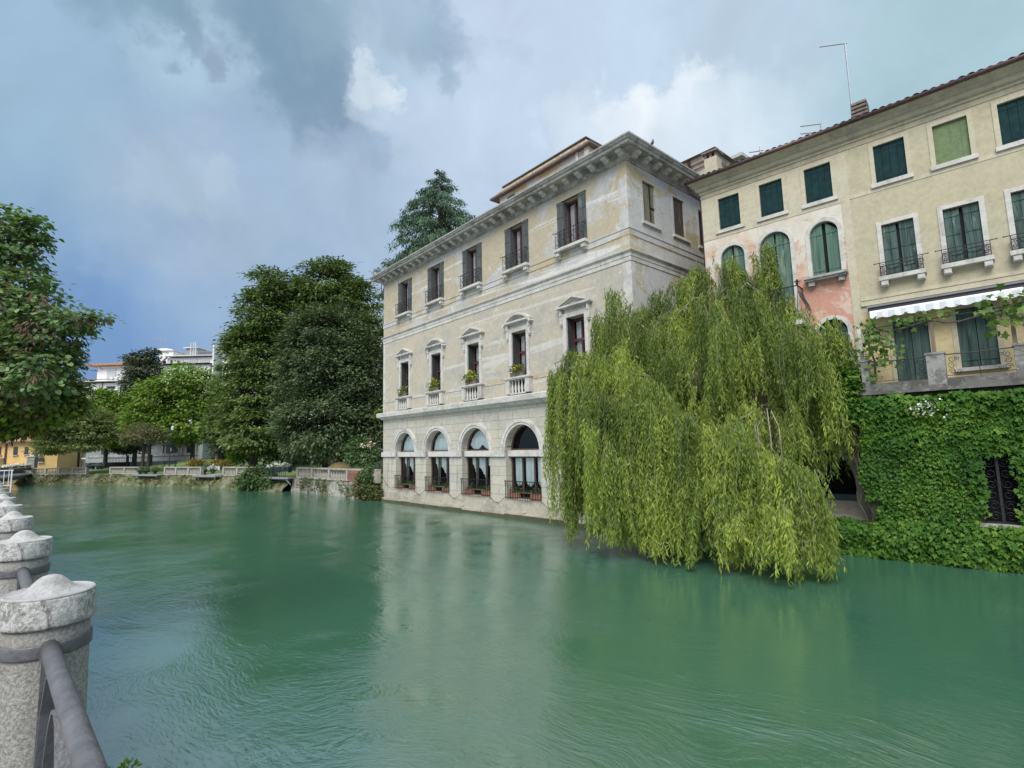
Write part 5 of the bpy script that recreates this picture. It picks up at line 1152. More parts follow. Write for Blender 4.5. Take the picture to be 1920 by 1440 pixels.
# filler deep inside so that the heart of the tree stays dense but open in places
strands(crest([(1130, 760, 19.8), (1230, 740, 19.4), (1330, 720, 18.9), (1420, 740, 18.4), (1500, 760, 17.9)], 50, .45), 2.0, 4.4, .5, 7, .3, .4, 20, .1)  # darkest leaf tint stands in for the shade inside the crown
LB_, LD_, LN_, LS_, LT_ = (np.concatenate(v) for v in (LB, LD, LN, LS, LT))
leaf_mesh('foliage', LB_ - np.array(WB), LD_, LN_, LS_, LS_ * .20, LT_, LANCE, 'lf_willow', wil)
TW.v = [(a - WB.x, b - WB.y, c - WB.z) for a, b, c in TW.v]; TW.build('twigs', 'willow_bark', wil)
def f(m):
    b0 = Vector((0, 0, -1.2)); W = lambda *p: at(*p) - WB
    hub = Vector((-.5, -.5, 2.0)); limb(m, b0, hub, .48, .36, .03, 10)
    ends = [(1190, 600, 19.6), (1290, 540, 19.2), (1345, 520, 19), (1440, 500, 18.2), (1540, 600, 17.2), (1060, 672, 18.8), (1180, 700, 18), (1300, 810, 16.9), (1370, 830, 16.4), (1450, 880, 15.6), (1240, 780, 17.6)]
    for e in ends:
        c = W(*e); mid_ = hub.lerp(c, .55) + Vector((0, 0, .7)); pts = [hub, hub.lerp(mid_, .5) + Vector((0, 0, .15)), mid_, mid_.lerp(c, .55) + Vector((0, 0, .18)), c, c + (c - mid_) * .18 + Vector((0, 0, -.35))]
        m.tube(pts, [.20, .14, .09, .06, .035, .015], 7)
        for k in range(3):
            a = mid_.lerp(c, random.uniform(.0, 1)); limb(m, a, a + Vector((random.uniform(-.9, .6), random.uniform(-1.0, .3), random.uniform(-.3, .5))), .03, .008, .3, 5, 6)
    # bare pale shoots showing in the right tongue, and the long limb end on the left
    for pts in ([(1500, 985, 14.2), (1470, 930, 14.6), (1450, 905, 14.8), (1425, 850, 15), (1420, 800, 15.1), (1440, 755, 15.2)], [(1425, 850, 15), (1415, 800, 15.1), (1430, 760, 15.2), (1442, 760, 15.2)], [(1450, 890, 14.9), (1445, 820, 15), (1438, 765, 15.1)], [(1468, 870, 14.9), (1460, 800, 15), (1446, 770, 15.1)], [(1388, 820, 15.4), (1390, 785, 15.4), (1415, 770, 15.3)],
                [(1260, 755, 17.6), (1180, 715, 18), (1120, 690, 18.4), (1085, 676, 18.6), (1068, 668, 18.7)], [(1215, 960, 16.3), (1200, 860, 16.5), (1180, 800, 16.8), (1180, 760, 17)], [(1340, 960, 15.2), (1330, 905, 15.4), (1325, 850, 15.6)], [(1480, 590, 16.9), (1510, 585, 16.7), (1535, 630, 16.5)], [(1270, 590, 18), (1300, 560, 17.9), (1325, 555, 17.9)], [(1385, 545, 17.7), (1400, 530, 17.7), (1425, 550, 17.6)]):
        m.tube([W(*p) for p in pts], [.030 - .017 * i / (len(pts) - 1) for i in range(len(pts))], 5)
part(wil, 'trunk', 'willow_bark', f, True)

# ------------------------------------------------------------------ planters and flower boxes of the palace
ORD = ['leftmost', 'second', 'third', 'fourth', 'fifth']
for i, c in enumerate(CB[:4]):
    for s, (x0, x1) in (('left', (c - 1.12, c - .50)), ('right', (c + .42, c + 1.12))):
        p = PW((x0 + x1) / 2, .16, .88)
        tp = thing('planter', f'{s} terracotta planter behind the railing of the {ORD[i]} arched window from the left', 'planter', p, PRZ, 'terracotta planters in the arched windows')
        w_ = x1 - x0
        part(tp, 'box', 'terracotta', lambda m: (m.box(-w_ / 2, w_ / 2, -.12, .12, .001, .26), [m.box(-w_ / 2 + k * w_ / 6 + .012, -w_ / 2 + (k + 1) * w_ / 6 - .012, -.14, -.121, .02, .25) for k in range(6)]))
        crown('foliage', tp, [(p.x, p.y, p.z + .38, w_ * .42, .2, .18)], 26, 5, .10, .05, 'lf_bush', DIAMOND, (.08, .08), .2, 50 + i)
for i, c in enumerate(CB):
    p = PW(c - .08, -.15, 6.742); kind = ('dark wooden flower box with yellow and white flowers', 'flower box with a lime green plant and a long trailing vine', 'flower box with a large lime plant trailing over the balusters', 'grey wooden flower box full of yellow flowers', 'yellow flowers in a box just above the willow')[i]
    fb = thing('flower_box', kind + (' on the ' + ORD[i] + ' balcony' if i < 4 else ' on the fifth balcony'), 'flower box', p, PRZ, 'flower boxes on the palace balconies')
    part(fb, 'box', 'wood_box', lambda m: (m.box(-.40, .40, -.10, .10, .001, .19), m.box(-.42, .42, -.12, .12, .17, .20)))
    hh = .30 if i in (1, 2) else .22
    crown('foliage', fb, [(p.x, p.y, p.z + .2 + hh * .6, .46, .26, hh)], 46, 6, .12, .06, 'lf_lime' if i in (1, 2) else 'lf_bush', DIAMOND, (.10, .08), .1, 60 + i)
    crown('blossom', fb, [(p.x, p.y, p.z + .25 + hh * .8, .38, .24, hh)], 26 if i != 0 else 14, 5, .075, .06, 'lf_yellow', HEART, (.07, .06), 0, 70 + i)
    if i in (1, 2):
        q = PW(c - .55, -.30, 6.35); crown('trailing_stems', fb, [(q.x, q.y, q.z + .35, .2, .1, .2), (q.x, q.y, q.z, .16, .09, .4), (q.x, q.y, q.z - .3, .12, .08, .3)], 46, 5, .10, .05, 'lf_lime', DIAMOND, (.08, .1), .9, 80 + i)
p = at(711, 778, 37.0); tf = thing('plant', 'lime green tuft growing out by the left corner of the palace', 'plant', p)
crown('foliage', tf, [(p.x, p.y, p.z, .30, .3, .32)], 40, 6, .2, .1, 'lf_lime', DIAMOND, (.14, .12), .2, 91)
# pigeon
p = at(1209, 268, 19.0); u0_, n0_ = (p - P0).dot(UP), (p - P0).dot(NP)
pg = MB()
prof = [(.005, -.16), (.03, -.12), (.045, -.06), (.07, .0), (.075, .06), (.055, .11), (.034, .145), (.036, .17), (.034, .195), (.012, .215)]
pg.lathe(prof, 10); pg.v = [(x, y * .9, z) for x, y, z in pg.v]
pg.v = [(x, y - z * .45 if z < .1 else y - .045 - (z - .1) * .1, z * .9) for x, y, z in pg.v]
pg.prism([(-.03, -.11), (.03, -.11), (.045, -.24), (-.045, -.24)], .04, .055); pg.tube([(0, -.06, .165), (0, -.10, .155)], [.009, .002], 5)
for s in (-.025, .025): pg.tube([(s, .01, -.04), (s, -.01, -.135)], .006, 4)
pv = PW(LP + .66, .95, 15.49 + .13)
tag(pg.build('pigeon', 'feather', None, True, pv, (0, 0, 1.1)), 'grey pigeon perched on the palace cornice', 'bird')

# ------------------------------------------------------------------ trees of the park
def gz(p):    # ground height under the park, from the distance to the water
    d = min((Vector((p[0], p[1], 0)) - bank_s(BL * i / 60)[0]).length for i in range(61)); return ZB + .35 * min(d, 7) / 7 + 1.05 * max(0, min(d - 7, 17)) / 17
def base(px, Y):
    p = at(px, 860, Y); p.z = gz(p) - .05; return p
tree('chestnut_tree', 'tall dark chestnut with tiered foliage at the left of the big group', 'tree', base(476, 56),
     [B(508, 542, 36, 40, 56), B(498, 600, 50, 55, 56), B(486, 670, 60, 62, 56), B(480, 740, 54, 58, 56), B(482, 805, 54, 46, 55), B(446, 790, 20, 44, 57), B(456, 655, 26, 42, 56)], 760, 60, .46, .18, 'lf_chestnut', .45, cr=(.80, .26), droop=.5, seed=101, inner=.25, rough=.10)
tree('chestnut_tree', 'broad dark chestnut rising behind the rounded evergreen beside the palace', 'tree', base(630, 58),
     [B(612, 535, 52, 48, 57), B(572, 560, 32, 44, 57), B(655, 572, 48, 52, 57), B(690, 625, 42, 58, 56), B(600, 640, 60, 70, 57), B(690, 730, 40, 80, 56), B(560, 680, 40, 80, 57), B(620, 520, 36, 34, 57)], 760, 60, .46, .18, 'lf_chestnut', .5, cr=(.80, .26), droop=.5, seed=102, inner=.25, rough=.10)
tree('magnolia_tree', 'large rounded evergreen with greyish green leaves in front of the chestnuts', 'tree', base(612, 46.5),
     [B(612, 665, 74, 90, 46), B(565, 735, 46, 90, 46), B(672, 735, 50, 105, 45), B(620, 790, 80, 70, 45), B(585, 640, 45, 55, 46), B(650, 640, 50, 60, 46), B(700, 800, 28, 60, 44), B(560, 810, 34, 50, 46)], 520, 120, .36, .15, 'lf_magnolia', .4, cr=(.78, .48), droop=.35, seed=103, inner=.3, rough=.10)
tree('maple_tree', 'bright green park tree with two dark stems behind the lamp post', 'tree', base(360, 72),
     [B(352, 722, 46, 40, 70), B(325, 765, 36, 45, 70), B(372, 770, 40, 48, 70), B(345, 800, 55, 30, 70), B(400, 760, 22, 40, 71)], 800, 18, .5, .26, 'lf_bright', .3, cr=(.8, .3), droop=.5, seed=104)
tree('maple_tree', 'smaller yellowish green tree at the right of the grey conifer', 'tree', base(278, 70),
     [B(285, 745, 28, 34, 68), B(268, 785, 30, 30, 68), B(305, 790, 24, 30, 68)], 420, 18, .46, .24, 'lf_bright', .22, cr=(.7, .3), droop=.5, seed=105)
tree('tree', 'dark green tree between feathery tree and grey conifer', 'tree', base(196, 80), [B(195, 765, 36, 34, 78), B(215, 800, 40, 36, 78), B(172, 790, 30, 36, 78), B(240, 800, 30, 30, 78)], 800, 20, .55, .25, 'lf_bright', .3, cr=(.8, .3), droop=.5, seed=106)
tree('conifer', 'tall grey green conifer in front of the white apartment house', 'tree', base(252, 84), [B(283, 664, 11, 9, 82), B(262, 674, 20, 10, 82), B(272, 695, 24, 16, 82), B(262, 718, 22, 20, 82), B(258, 745, 20, 26, 82), B(250, 780, 26, 36, 82), B(240, 815, 32, 32, 82)], 1000, 22, .55, .22, 'lf_grey_conifer', .35, cr=(.9, .16), droop=.35, seed=107)
tree('feathery_tree', 'low spreading feathery tree over the balustrade near the bridge', 'tree', base(147, 72), [B(140, 795, 58, 17, 68), B(108, 812, 34, 14, 68), B(172, 812, 40, 16, 68), B(150, 775, 36, 14, 68), B(105, 830, 26, 12, 67), B(185, 790, 28, 16, 69), B(160, 835, 26, 10, 67), B(92, 842, 22, 9, 67)], 1300, 18, .42, .14, 'lf_feather', .16, cr=(.9, .10), droop=.45, seed=108, inner=.35)
tree('tree', 'small dull brownish tree with bare branches behind the urns', 'tree', base(266, 66), [B(265, 812, 26, 18, 65), B(290, 815, 20, 14, 65), B(248, 822, 14, 12, 65)], 240, 14, .34, .12, 'lf_dull', .2, cr=(.6, .2), droop=.3, seed=109, inner=.4)
tree('tree', 'dark low tree filling the gap left of the tall chestnut', 'tree', base(410, 64), [B(412, 800, 26, 40, 63), B(425, 740, 22, 36, 63)], 300, 18, .46, .2, 'lf_chestnut', .25, cr=(.7, .25), droop=.5, seed=110)
def bush(name, label, cat, blobs, clumps, per, L, W, mat, seed, **kw):
    b = blobs[0]; t = thing(name, label, cat, (b[0], b[1], min(q[2] - q[5] for q in blobs)))
    m = MB()
    for q in blobs:
        for k in range(4): limb(m, Vector((b[0], b[1], b[2] - b[5])) - t.location, Vector((q[0] + random.uniform(-.5, .5) * q[3], q[1] + random.uniform(-.5, .5) * q[4], q[2])) - t.location, .05, .015, .15, 5, 4)
    m.build('stems', 'bark', t); crown('foliage', t, blobs, clumps, per, L, W, mat, seed=seed, **kw); return t
bush('bush', 'dark leafy bush hanging over the water below the balustrade', 'bush', [B(484, 896, 26, 18, 48.6), B(464, 904, 15, 12, 49), B(505, 902, 12, 13, 47.5)], 260, 14, .30, .16, 'lf_bush', 120, cr=(.35, .25), droop=.4)
bush('thuja', 'small bright green columnar shrub in front of the tall chestnut', 'shrub', [B(437, 850, 8, 17, 54), B(446, 850, 9, 17, 54)], 130, 12, .26, .09, 'lf_lime', 121, cr=(.2, .3), droop=-.9)
bush('thuja', 'dark green pointed shrub at the left foot of the rounded evergreen', 'shrub', [B(550, 858, 9, 17, 47), B(556, 850, 9, 15, 47)], 90, 12, .24, .09, 'lf_bush', 122, cr=(.2, .3), droop=-.9)
rb = bush('rose_bush', 'climbing rose with pale blossoms beside the palace wall', 'bush', [B(672, 845, 20, 24, 39), B(692, 852, 16, 20, 38.6), B(660, 850, 10, 16, 39)], 200, 12, .22, .12, 'lf_bush', 123, cr=(.3, .25), droop=.3)
crown('blossom', rb, [B(688, 842, 14, 16, 38.2)], 14, 5, .15, .15, 'lf_rose', tpl=HEART, cr=(.08, .08), seed=124)
bush('ivy', 'ragged ivy hanging down the river wall at the palace corner', 'ivy', [B(676, 918, 12, 16, 36.8), B(698, 918, 13, 18, 36.1), B(686, 892, 14, 8, 36.6), B(707, 928, 7, 11, 35.7)], 300, 12, .16, .10, 'lf_weed', 125, cr=(.22, .22), droop=.8)
bush('ivy', 'dark green ivy curtain over the parapet left of the palace corner', 'ivy', [B(690, 890, 11, 12, 36.2), B(694, 905, 8, 8, 36.0)], 160, 10, .16, .10, 'lf_bush', 126, cr=(.2, .2), droop=.8)
bush('shrub', 'orange gold low shrubs beside the white garden steps', 'shrub', [B(371, 867, 12, 5, 61), B(362, 869, 7, 4, 61)], 110, 10, .22, .10, 'lf_gold', 127, cr=(.3, .12), droop=-.3)
bush('shrub', 'yellowish ground shrubs at the right of the white garden steps', 'shrub', [B(408, 868, 9, 3.5, 58), B(424, 869, 10, 3.5, 57)], 110, 10, .22, .10, 'lf_gold', 128, cr=(.3, .12), droop=-.3)
bush('hedge', 'dark tall hedge added to darken the gap behind the chestnut trunks', 'hedge', [B(430 + 34 * k, 838, 26, 26, 66) for k in range(9)], 700, 12, .5, .25, 'lf_bush', 130, cr=(.7, .4), droop=.3)  # added dark foliage that blocks the bright view under the trees
# the cedar behind the palace: whorls of drooping branches
def cedar():
    Y = 50.0; tip = at(823, 316, Y); k = Y / FPX; H_ = 20.0; b = Vector((tip.x + .2, tip.y, tip.z - H_))
    t = thing('cedar_tree', 'cone shaped cedar with drooping branches rising behind the palace roof', 'tree', b)
    m = MB(); m.tube([(0, 0, -6), (0, 0, H_ * .5), (-.2, 0, H_ - .1)], [.5, .3, .03], 8)
    q = np.random.default_rng(55); P, Dv, T = [], [], []
    z = .35
    while z < 13.5:
        r = .15 + .84 * z if z < 4.6 else 4.01 + .26 * (z - 4.6); n = int(4 + min(z, 6) * .55)
        for j in range(n):
            a = q.uniform(0, 2 * PI); L = r * q.uniform(.6, 1.18); zz_ = H_ - z + q.uniform(-.25, .25); rise = q.uniform(.04, .2)
            s = np.linspace(0, 1, 7); pts = np.stack([np.cos(a) * L * s - .2, np.sin(a) * L * s, zz_ + L * (rise * np.sin(s * 2.2) - .30 * s ** 2)], 1)
            m.tube([tuple(v) for v in pts], [.05 * (1 - .85 * v) for v in s], 4, False); tc = q.random()
            nn = int(46 * L + 18)
            s2 = q.uniform(.15, 1.02, nn) ** .8; c = np.stack([np.cos(a) * L * s2 - .2, np.sin(a) * L * s2, zz_ + L * (rise * np.sin(s2 * 2.2) - .30 * s2 ** 2)], 1)
            off = q.normal(size=(nn, 3)) * np.array([.20, .20, .06]) * (.6 + L * .12); off[:, 2] -= abs(q.normal(size=nn)) * .16 * (1 + L * .15); P.append(c + off)
            dv = q.normal(size=(nn, 3)) * .3; dv[:, 0] += np.cos(a) * .4; dv[:, 1] += np.sin(a) * .4; dv[:, 2] -= .75; Dv.append(dv); T.append(np.clip(tc + q.normal(size=nn) * .15, 0, 1))
        z += .34 + .012 * z
    m.build('trunk', 'bark', t, True); P = np.concatenate(P); Dv = np.concatenate(Dv); N = len(P)
    leaf_mesh('crown', P, Dv, q.normal(size=(N, 3)), q.uniform(.22, .5, N), q.uniform(.06, .12, N), np.concatenate(T), LANCE, 'lf_cedar', t)
cedar()
bb = at(712, 545, 40)   # branch tips of a conifer peeping past the palace corner
bush('conifer', 'drooping conifer branch tips peeping out by the left palace corner', 'tree', [B(716, 553, 7, 5, 46), B(733, 493, 10, 5, 48)], 40, 9, .42, .09, 'lf_cedar', 129, cr=(.35, .15), droop=.8)
# judas tree on the near walkway
ju = thing('judas_tree', 'near tree with heart shaped leaves and dry brown pods leaning in from the left', 'tree', (-10.6, 8.4, 1.7))
JB = [B(-60, 560, 120, 170, 8.8), B(10, 500, 62, 105, 8.6), B(48, 585, 70, 82, 8.4), B(92, 625, 58, 50, 8.3), B(138, 606, 36, 18, 8.2), B(178, 595, 20, 8, 8.2), B(45, 700, 88, 70, 8.5), B(88, 690, 50, 56, 8.2), B(20, 430, 55, 50, 8.7), B(60, 430, 24, 24, 8.6), B(-80, 700, 120, 120, 8.8)]
JC = [B(78, 758, 62, 40, 9.0), B(116, 742, 36, 36, 9.2), B(25, 780, 55, 40, 9.0)]
crown('crown', ju, JB, 1900, 10, .072, .064, 'lf_judas', HEART, (.14, .05), .45, 140, inner=.18, rough=.22)
crown('crown_underside', ju, JC, 600, 10, .075, .064, 'lf_bright', HEART, (.15, .06), .5, 141, inner=.3, rough=.22)
crown('seed_pods', ju, JB[1:8], 120, 12, .12, .026, 'lf_pod', DIAMOND, (.09, .07), 1.6, 142, inner=.15); crown('dry_pods', ju, JC, 120, 12, .12, .026, 'lf_pod', DIAMOND, (.10, .07), 1.6, 143, inner=.3)
def f(m):
    o = ju.location; hub = Vector((.3, .2, 2.6)); limb(m, (0, 0, -.2), hub, .17, .13, .05, 9)
    for b in JB + JC:
        c = Vector(b[:3]) - o; limb(m, hub, c, .06, .015, .1, 6, 7)
        for k in range(5): limb(m, c - (c - hub) * random.uniform(.0, .4), c + Vector((random.uniform(-1, 1) * b[3], random.uniform(-1, 1) * b[4], random.uniform(-.6, .8) * b[5])) * .9, .014, .004, .1, 4, 5)
part(ju, 'trunk', 'bark', f, True)

# ------------------------------------------------------------------ park furniture
p = base(318, 66); H_ = 5.6; lp = thing('street_lamp', 'slim dark lamp post with white lantern standing on the lawn', 'street lamp', p)
part(lp, 'post', 'dark_metal', lambda m: m.lathe([(.12, 0), (.12, .3), (.085, .4), (.07, 1.2), (.055, H_ - .3), (.05, H_)], 10))
part(lp, 'lantern', 'white_paint', lambda m: (m.lathe([(.02, H_ - .5), (.14, H_ - .42), (.17, H_ - .05), (.05, H_ + .12)], 10, (.18, 0, 0)), m.tube([(0, 0, H_ - .1), (.18, 0, H_ - .02)], .03, 6)))
part(lp, 'sign', 'white_paint', lambda m: m.box(.08, .14, -.02, .02, 2.55, 2.95))
p = base(318, 74); be = thing('park_bench', 'dark park bench under the bright green tree', 'bench', p, .25)
part(be, 'seat', 'dark_metal', lambda m: [m.box(-.9, .9, -.25 + .12 * k, -.15 + .12 * k, .42, .46) for k in range(4)]); part(be, 'backrest', 'dark_metal', lambda m: [m.box(-.9, .9, .24, .28, .55 + .14 * k, .65 + .14 * k) for k in range(3)])
for x in (-.7, .7): part(be, 'leg', 'dark_metal', lambda m: (m.box(x - .03, x + .03, -.24, -.18, 0, .42), m.box(x - .03, x + .03, .2, .26, 0, .95)))
for i, (px, py, Y, lab) in enumerate(((263, 872, 62, 'left flower urn on the lawn behind the wooden landing'), (274, 871, 62, 'middle flower urn on the lawn, beside the thin yellow stake'), (291, 872, 61, 'round topped flower urn at the end of the balustrade gap'), (383, 872, 57, 'flower urn before the white garden steps'), (399, 871, 57, 'dark round urn shrub at the right foot of the garden steps'))):
    p = at(px, py + 6, Y); p.z = gz(p); t = thing('flower_urn', lab, 'urn', p, 0, 'flower urns along the far bank')
    part(t, 'pot', 'dark_metal', lambda m: m.lathe([(.22, 0), (.2, .08), (.12, .14), (.3, .4), (.34, .46), (.3, .46)], 12)); crown('foliage', t, [(p.x, p.y, p.z + .62, .36, .36, .26)], 30, 8, .16, .08, 'lf_bush', cr=(.12, .1), seed=150 + i)
def flower_trough(px, py, Y, w_, lab, seed):
    p = at(px, py, Y); p.z = max(p.z, ZB + .05); t = thing('flower_trough', lab, 'flower trough', p, -.6, 'troughs of white flowers by the water')
    part(t, 'trough', 'dark_metal', lambda m: (m.box(-w_, w_, -.18, .18, .1, .42), m.box(-w_ + .05, -w_ + .12, -.15, .15, 0, .1), m.box(w_ - .12, w_ - .05, -.15, .15, 0, .1)))
    crown('foliage', t, [(p.x, p.y, p.z + .5, w_ * .9, .3, .2)], 40, 8, .16, .07, 'lf_bush', cr=(.15, .1), seed=seed); crown('blossom', t, [(p.x, p.y, p.z + .62, w_ * .9, .3, .17)], 26, 7, .13, .11, 'lf_white', tpl=HEART, cr=(.12, .06), seed=seed + 1)
flower_trough(512, 886, 47.6, .9, 'left trough of white flowers on the railed landing', 160); flower_trough(533, 886, 46.6, .9, 'right trough of white flowers on the railed landing', 162); flower_trough(170, 880, 70, .9, 'trough of white flowers under the feathery tree', 164); flower_trough(187, 880, 69, .7, 'small trough of white flowers at the lawn edge', 166)
p = at(637, 874, 43); p.z = gz(p); um = thing('garden_parasol', 'brown garden parasol half hidden behind the balustrade', 'parasol', p)
part(um, 'canopy', 'canvas_brown', lambda m: m.lathe([(1.15, .55), (1.12, .62), (.95, .85), (.6, 1.10), (.2, 1.24), (.02, 1.27)], 20), True); part(um, 'pole', 'wood_box', lambda m: m.tube([(0, 0, 0), (0, 0, 1.26)], .03, 6))
p = base(202, 80); pf = thing('park_fence', 'black iron fence with gate posts before the grey pavilion', 'fence', p, .05); Lf = 6.4
part(pf, 'bars', 'iron', lambda m: ([m.box(.22 * k, .22 * k + .035, 0, .035, 0, 1.5) for k in range(int(Lf / .22))], m.box(0, Lf, .002, .033, 1.4, 1.45), m.box(0, Lf, .002, .033, .2, .25)))
for x in (2.9, 4.1, Lf): part(pf, 'post', 'iron', lambda m: m.box(x - .12, x + .12, -.1, .12, 0, 1.9))
# gravel path and steps
inl = Vector((.55, .83, 0))
def lawn_pt(px, o): q, _ = bank_s(bank_px(px)); r = q + inl * o; r.z = ZB + .35 * min(o, 7) / 7 + 1.05 * max(0, o - 7) / 17 + .02; return r
pm_ = MB()
for (a, b, o0, o1) in ((372, 350, .3, 7), (350, 322, 7, 22)):
    n_ = 8
    for k in range(n_):
        f0, f1 = k / n_, (k + 1) / n_; pm_.quad(lawn_pt(a + (b - a) * f0, o0 + (o1 - o0) * f0), lawn_pt(a + (b - a) * f0 + 26 - 12 * f0 * (o0 > 1), o0 + (o1 - o0) * f0), lawn_pt(a + (b - a) * f1 + 26 - 12 * f1 * (o0 > 1), o0 + (o1 - o0) * f1), lawn_pt(a + (b - a) * f1, o0 + (o1 - o0) * f1))
tag(pm_.build('gravel_path', 'path'), kind='structure')
a = at(386, 866, 64); b = at(414, 866, 64); a.z = gz(a); st = thing('garden_steps', 'white garden steps rising to the dark shed', 'steps', (a.x, a.y, a.z), 0)
Lx = b.x - a.x
part(st, 'treads', 'grey_wall', lambda m: [m.box(.25 * k, Lx, 0, 2.2, .15 * k - .1, .15 * (k + 1) - .1) for k in range(5)])
for y in (-.2, 2.3): part(st, 'side_wall', 'white_wall', lambda m: m.prism([(-.2, -.2), (Lx, -.2), (Lx, .85), (Lx * .62, .85), (-.2, .1)], y, y + .18))
a = at(400, 862, 70); b = at(432, 849, 70); sh = thing('garden_shed', 'low dark open shelter under the chestnut', 'shed', (a.x, a.y, a.z), 0)
part(sh, 'back', 'dark_room', lambda m: m.box(0, b.x - a.x, 1.2, 1.4, -.5, b.z - a.z)); part(sh, 'roof', 'tile_grey', lambda m: m.box(-.2, b.x - a.x + .2, -.2, 1.6, b.z - a.z, b.z - a.z + .12)); part(sh, 'post', 'dark_metal', lambda m: (m.box(0, .1, 0, .1, -.5, b.z - a.z), m.box(b.x - a.x - .1, b.x - a.x, 0, .1, -.5, b.z - a.z)))

# ------------------------------------------------------------------ buildings across the park
class FB:      # a far building set out on its own vertical front at distance Y; features placed in metres on that front
    def __init__(s, name, label, px0, pyb, Y): s.o = at(px0, pyb, Y); s.Y = Y; s.t = thing(name, label, 'building', s.o)
    def r(s, px0, px1, py0, py1): a = at(px0, py1, s.Y) - s.o; b = at(px1, py0, s.Y) - s.o; return a.x, b.x, a.z, b.z
    def box(s, name, mat, px0, px1, py0, py1, y0, y1, parent=None):
        x0, x1, z0, z1 = s.r(px0, px1, py0, py1); return part(parent or s.t, name, mat, lambda m: m.box(x0, x1, y0, y1, z0, z1))
w_ = FB('apartment_house', 'white apartment house with roof terraces and low red tiled roof', 145, 880, 112)
w_.box('lower_wing', 'white_wall', 152, 246, 721, 880, -3, 9); w_.box('terrace_slab', 'white_wall', 145, 246, 717, 720.6, -4, 9.2); w_.box('terrace_edge', 'tile', 147, 246, 715, 716.8, -4.1, -3.5)
w_.box('upper_wing', 'white_wall', 181, 246, 686, 717, 0, 9); w_.box('main_block', 'white_wall', 246, 397, 684, 880, -.5, 12); w_.box('eaves', 'tile_grey', 294, 398, 681.6, 683.8, -1.3, 12.2); w_.box('penthouse', 'white_wall', 308, 396, 668, 681.5, 1, 10); w_.box('penthouse_roof', 'white_wall', 306, 397, 664.5, 667.8, .2, 10.4)
for x0, x1, y0, y1 in ((327, 339, 673, 680), (350, 366, 672.5, 680), (369, 388, 673, 680), (300, 306, 675, 681), (314, 318, 674, 681)): w_.box('window', 'pane_pale' if x1 - x0 > 8 else 'far_pane', x0, x1, y0, y1, .9, .99)
wi = w_.box('window', 'pane_pale', 200, 218, 694, 713, -.1, -.01); w_.box('frame', 'white_paint', 199, 219, 692.6, 693.9, -.2, -.01, wi)
for k in range(3): w_.box('air_unit', 'white_paint', 216 + 8 * k, 221 + 8 * k, 709, 714, -1.5, -.6)
x0, x1, z0, z1 = w_.r(166, 248, 672, 684)
part(w_.t, 'roof', 'tile', lambda m: (m.quad((x0, -1.2, z0), (x1, -1.2, z0), (x1, 4.5, z1), (x0 + 8, 4.5, z1)), m.quad((x0, 10, z0), (x0, -1.2, z0), (x0 + 8, 4.5, z1)), m.box(x0, x1, -1.2, 9.5, z0 - .35, z0 - .01)))
w_.box('stair_tower', 'white_wall', 286, 314, 655, 684, 2, 8); x0, x1, z0, z1 = w_.r(285, 315, 650, 655)
part(w_.t, 'tower_roof', 'white_wall', lambda m: m.prism([(x0, z0), (x1, z0), (x1, z0 + .2), (x0 + (x1 - x0) * .6, z1), (x0 + (x1 - x0) * .25, z1), (x0, z0 + .3)], 1.6, 8.4))
x0, x1, z0, z1 = w_.r(293, 309, 666, 681); part(w_.t, 'slanted_wall', 'white_wall', lambda m: m.prism([(x0, z0), (x0 + .5, z0), (x1, z1 - .5), (x1, z1)], .2, 1.0))
w_.box('lift_housing', 'grey_wall', 337, 362, 650, 664.4, 2, 7); w_.box('housing_roof', 'white_wall', 335, 364, 648, 649.8, 1.6, 7.4)
for px in (352, 357, 361): w_.box('flue', 'white_paint', px - .9, px + .9, 640, 664, 1, 1.4)
w_.box('end_tower', 'white_wall', 397, 409, 649, 880, -1.5, 8); w_.box('end_block', 'white_wall', 409, 440, 668, 880, 0, 8)
x0, x1, z0, z1 = w_.r(364, 395, 657, 664); part(w_.t, 'roof_railing', 'antenna', lambda m: ([m.box(x0 + (x1 - x0) * k / 10, x0 + (x1 - x0) * k / 10 + .05, .6, .65, z0, z1) for k in range(11)], m.box(x0, x1, .6, .65, z1 - .08, z1)))
w_.box('downpipe', 'gutter', 212, 213, 722, 745, -3.2, -3.05); w_.box('window', 'far_pane', 220, 236, 727, 732, -3.1, -3.01)
for px, y0, y1 in ((304, 633, 652), (287, 632, 655)):
    p = at(px, y1, 116); q = at(px, y0, 116); t = thing('antenna', 'faint aerial with cross arms on the white apartment house' if px == 304 else 'thin plain aerial left of the other on the white apartment house', 'antenna', p)
    part(t, 'pole', 'antenna', lambda m: m.tube([(0, 0, -1), (0, 0, q.z - p.z)], .05, 5)); part(t, 'arm', 'antenna', lambda m: (m.tube([(-.9, 0, q.z - p.z - .3), (.6, 0, q.z - p.z - .3)], .04, 5), m.tube([(-.5, 0, q.z - p.z - .8), (.5, 0, q.z - p.z - .8)], .04, 5)))
g_ = FB('pavilion', 'low grey building with dark windows behind the lawn trees', 160, 867, 90)
g_.box('wall', 'grey_wall', 160, 415, 826, 868, 0, 8); g_.box('roof', 'tile_grey', 156, 417, 818, 825.8, -1.2, 8.5); g_.box('plinth', 'stone_dark', 165, 400, 852.5, 854, -.12, -.003)  # wall and plinth tones hold the tree shade
for x0, x1, y0, y1 in ((220, 247, 834, 852), (268, 281, 836, 852), (311, 333, 833, 852), (350, 365, 834, 852), (375, 388, 836, 852), (190, 206, 838, 852)):
    f_ = g_.box('window', 'far_pane', x0, x1, y0, y1, -.06, -.004)
for px in (259, 304, 340, 367): g_.box('pilaster', 'park_stone', px, px + 3.5, 827, 852, -.2, -.003)
g_.box('column', 'grey_wall', 391, 401, 800, 862, -3, -1)
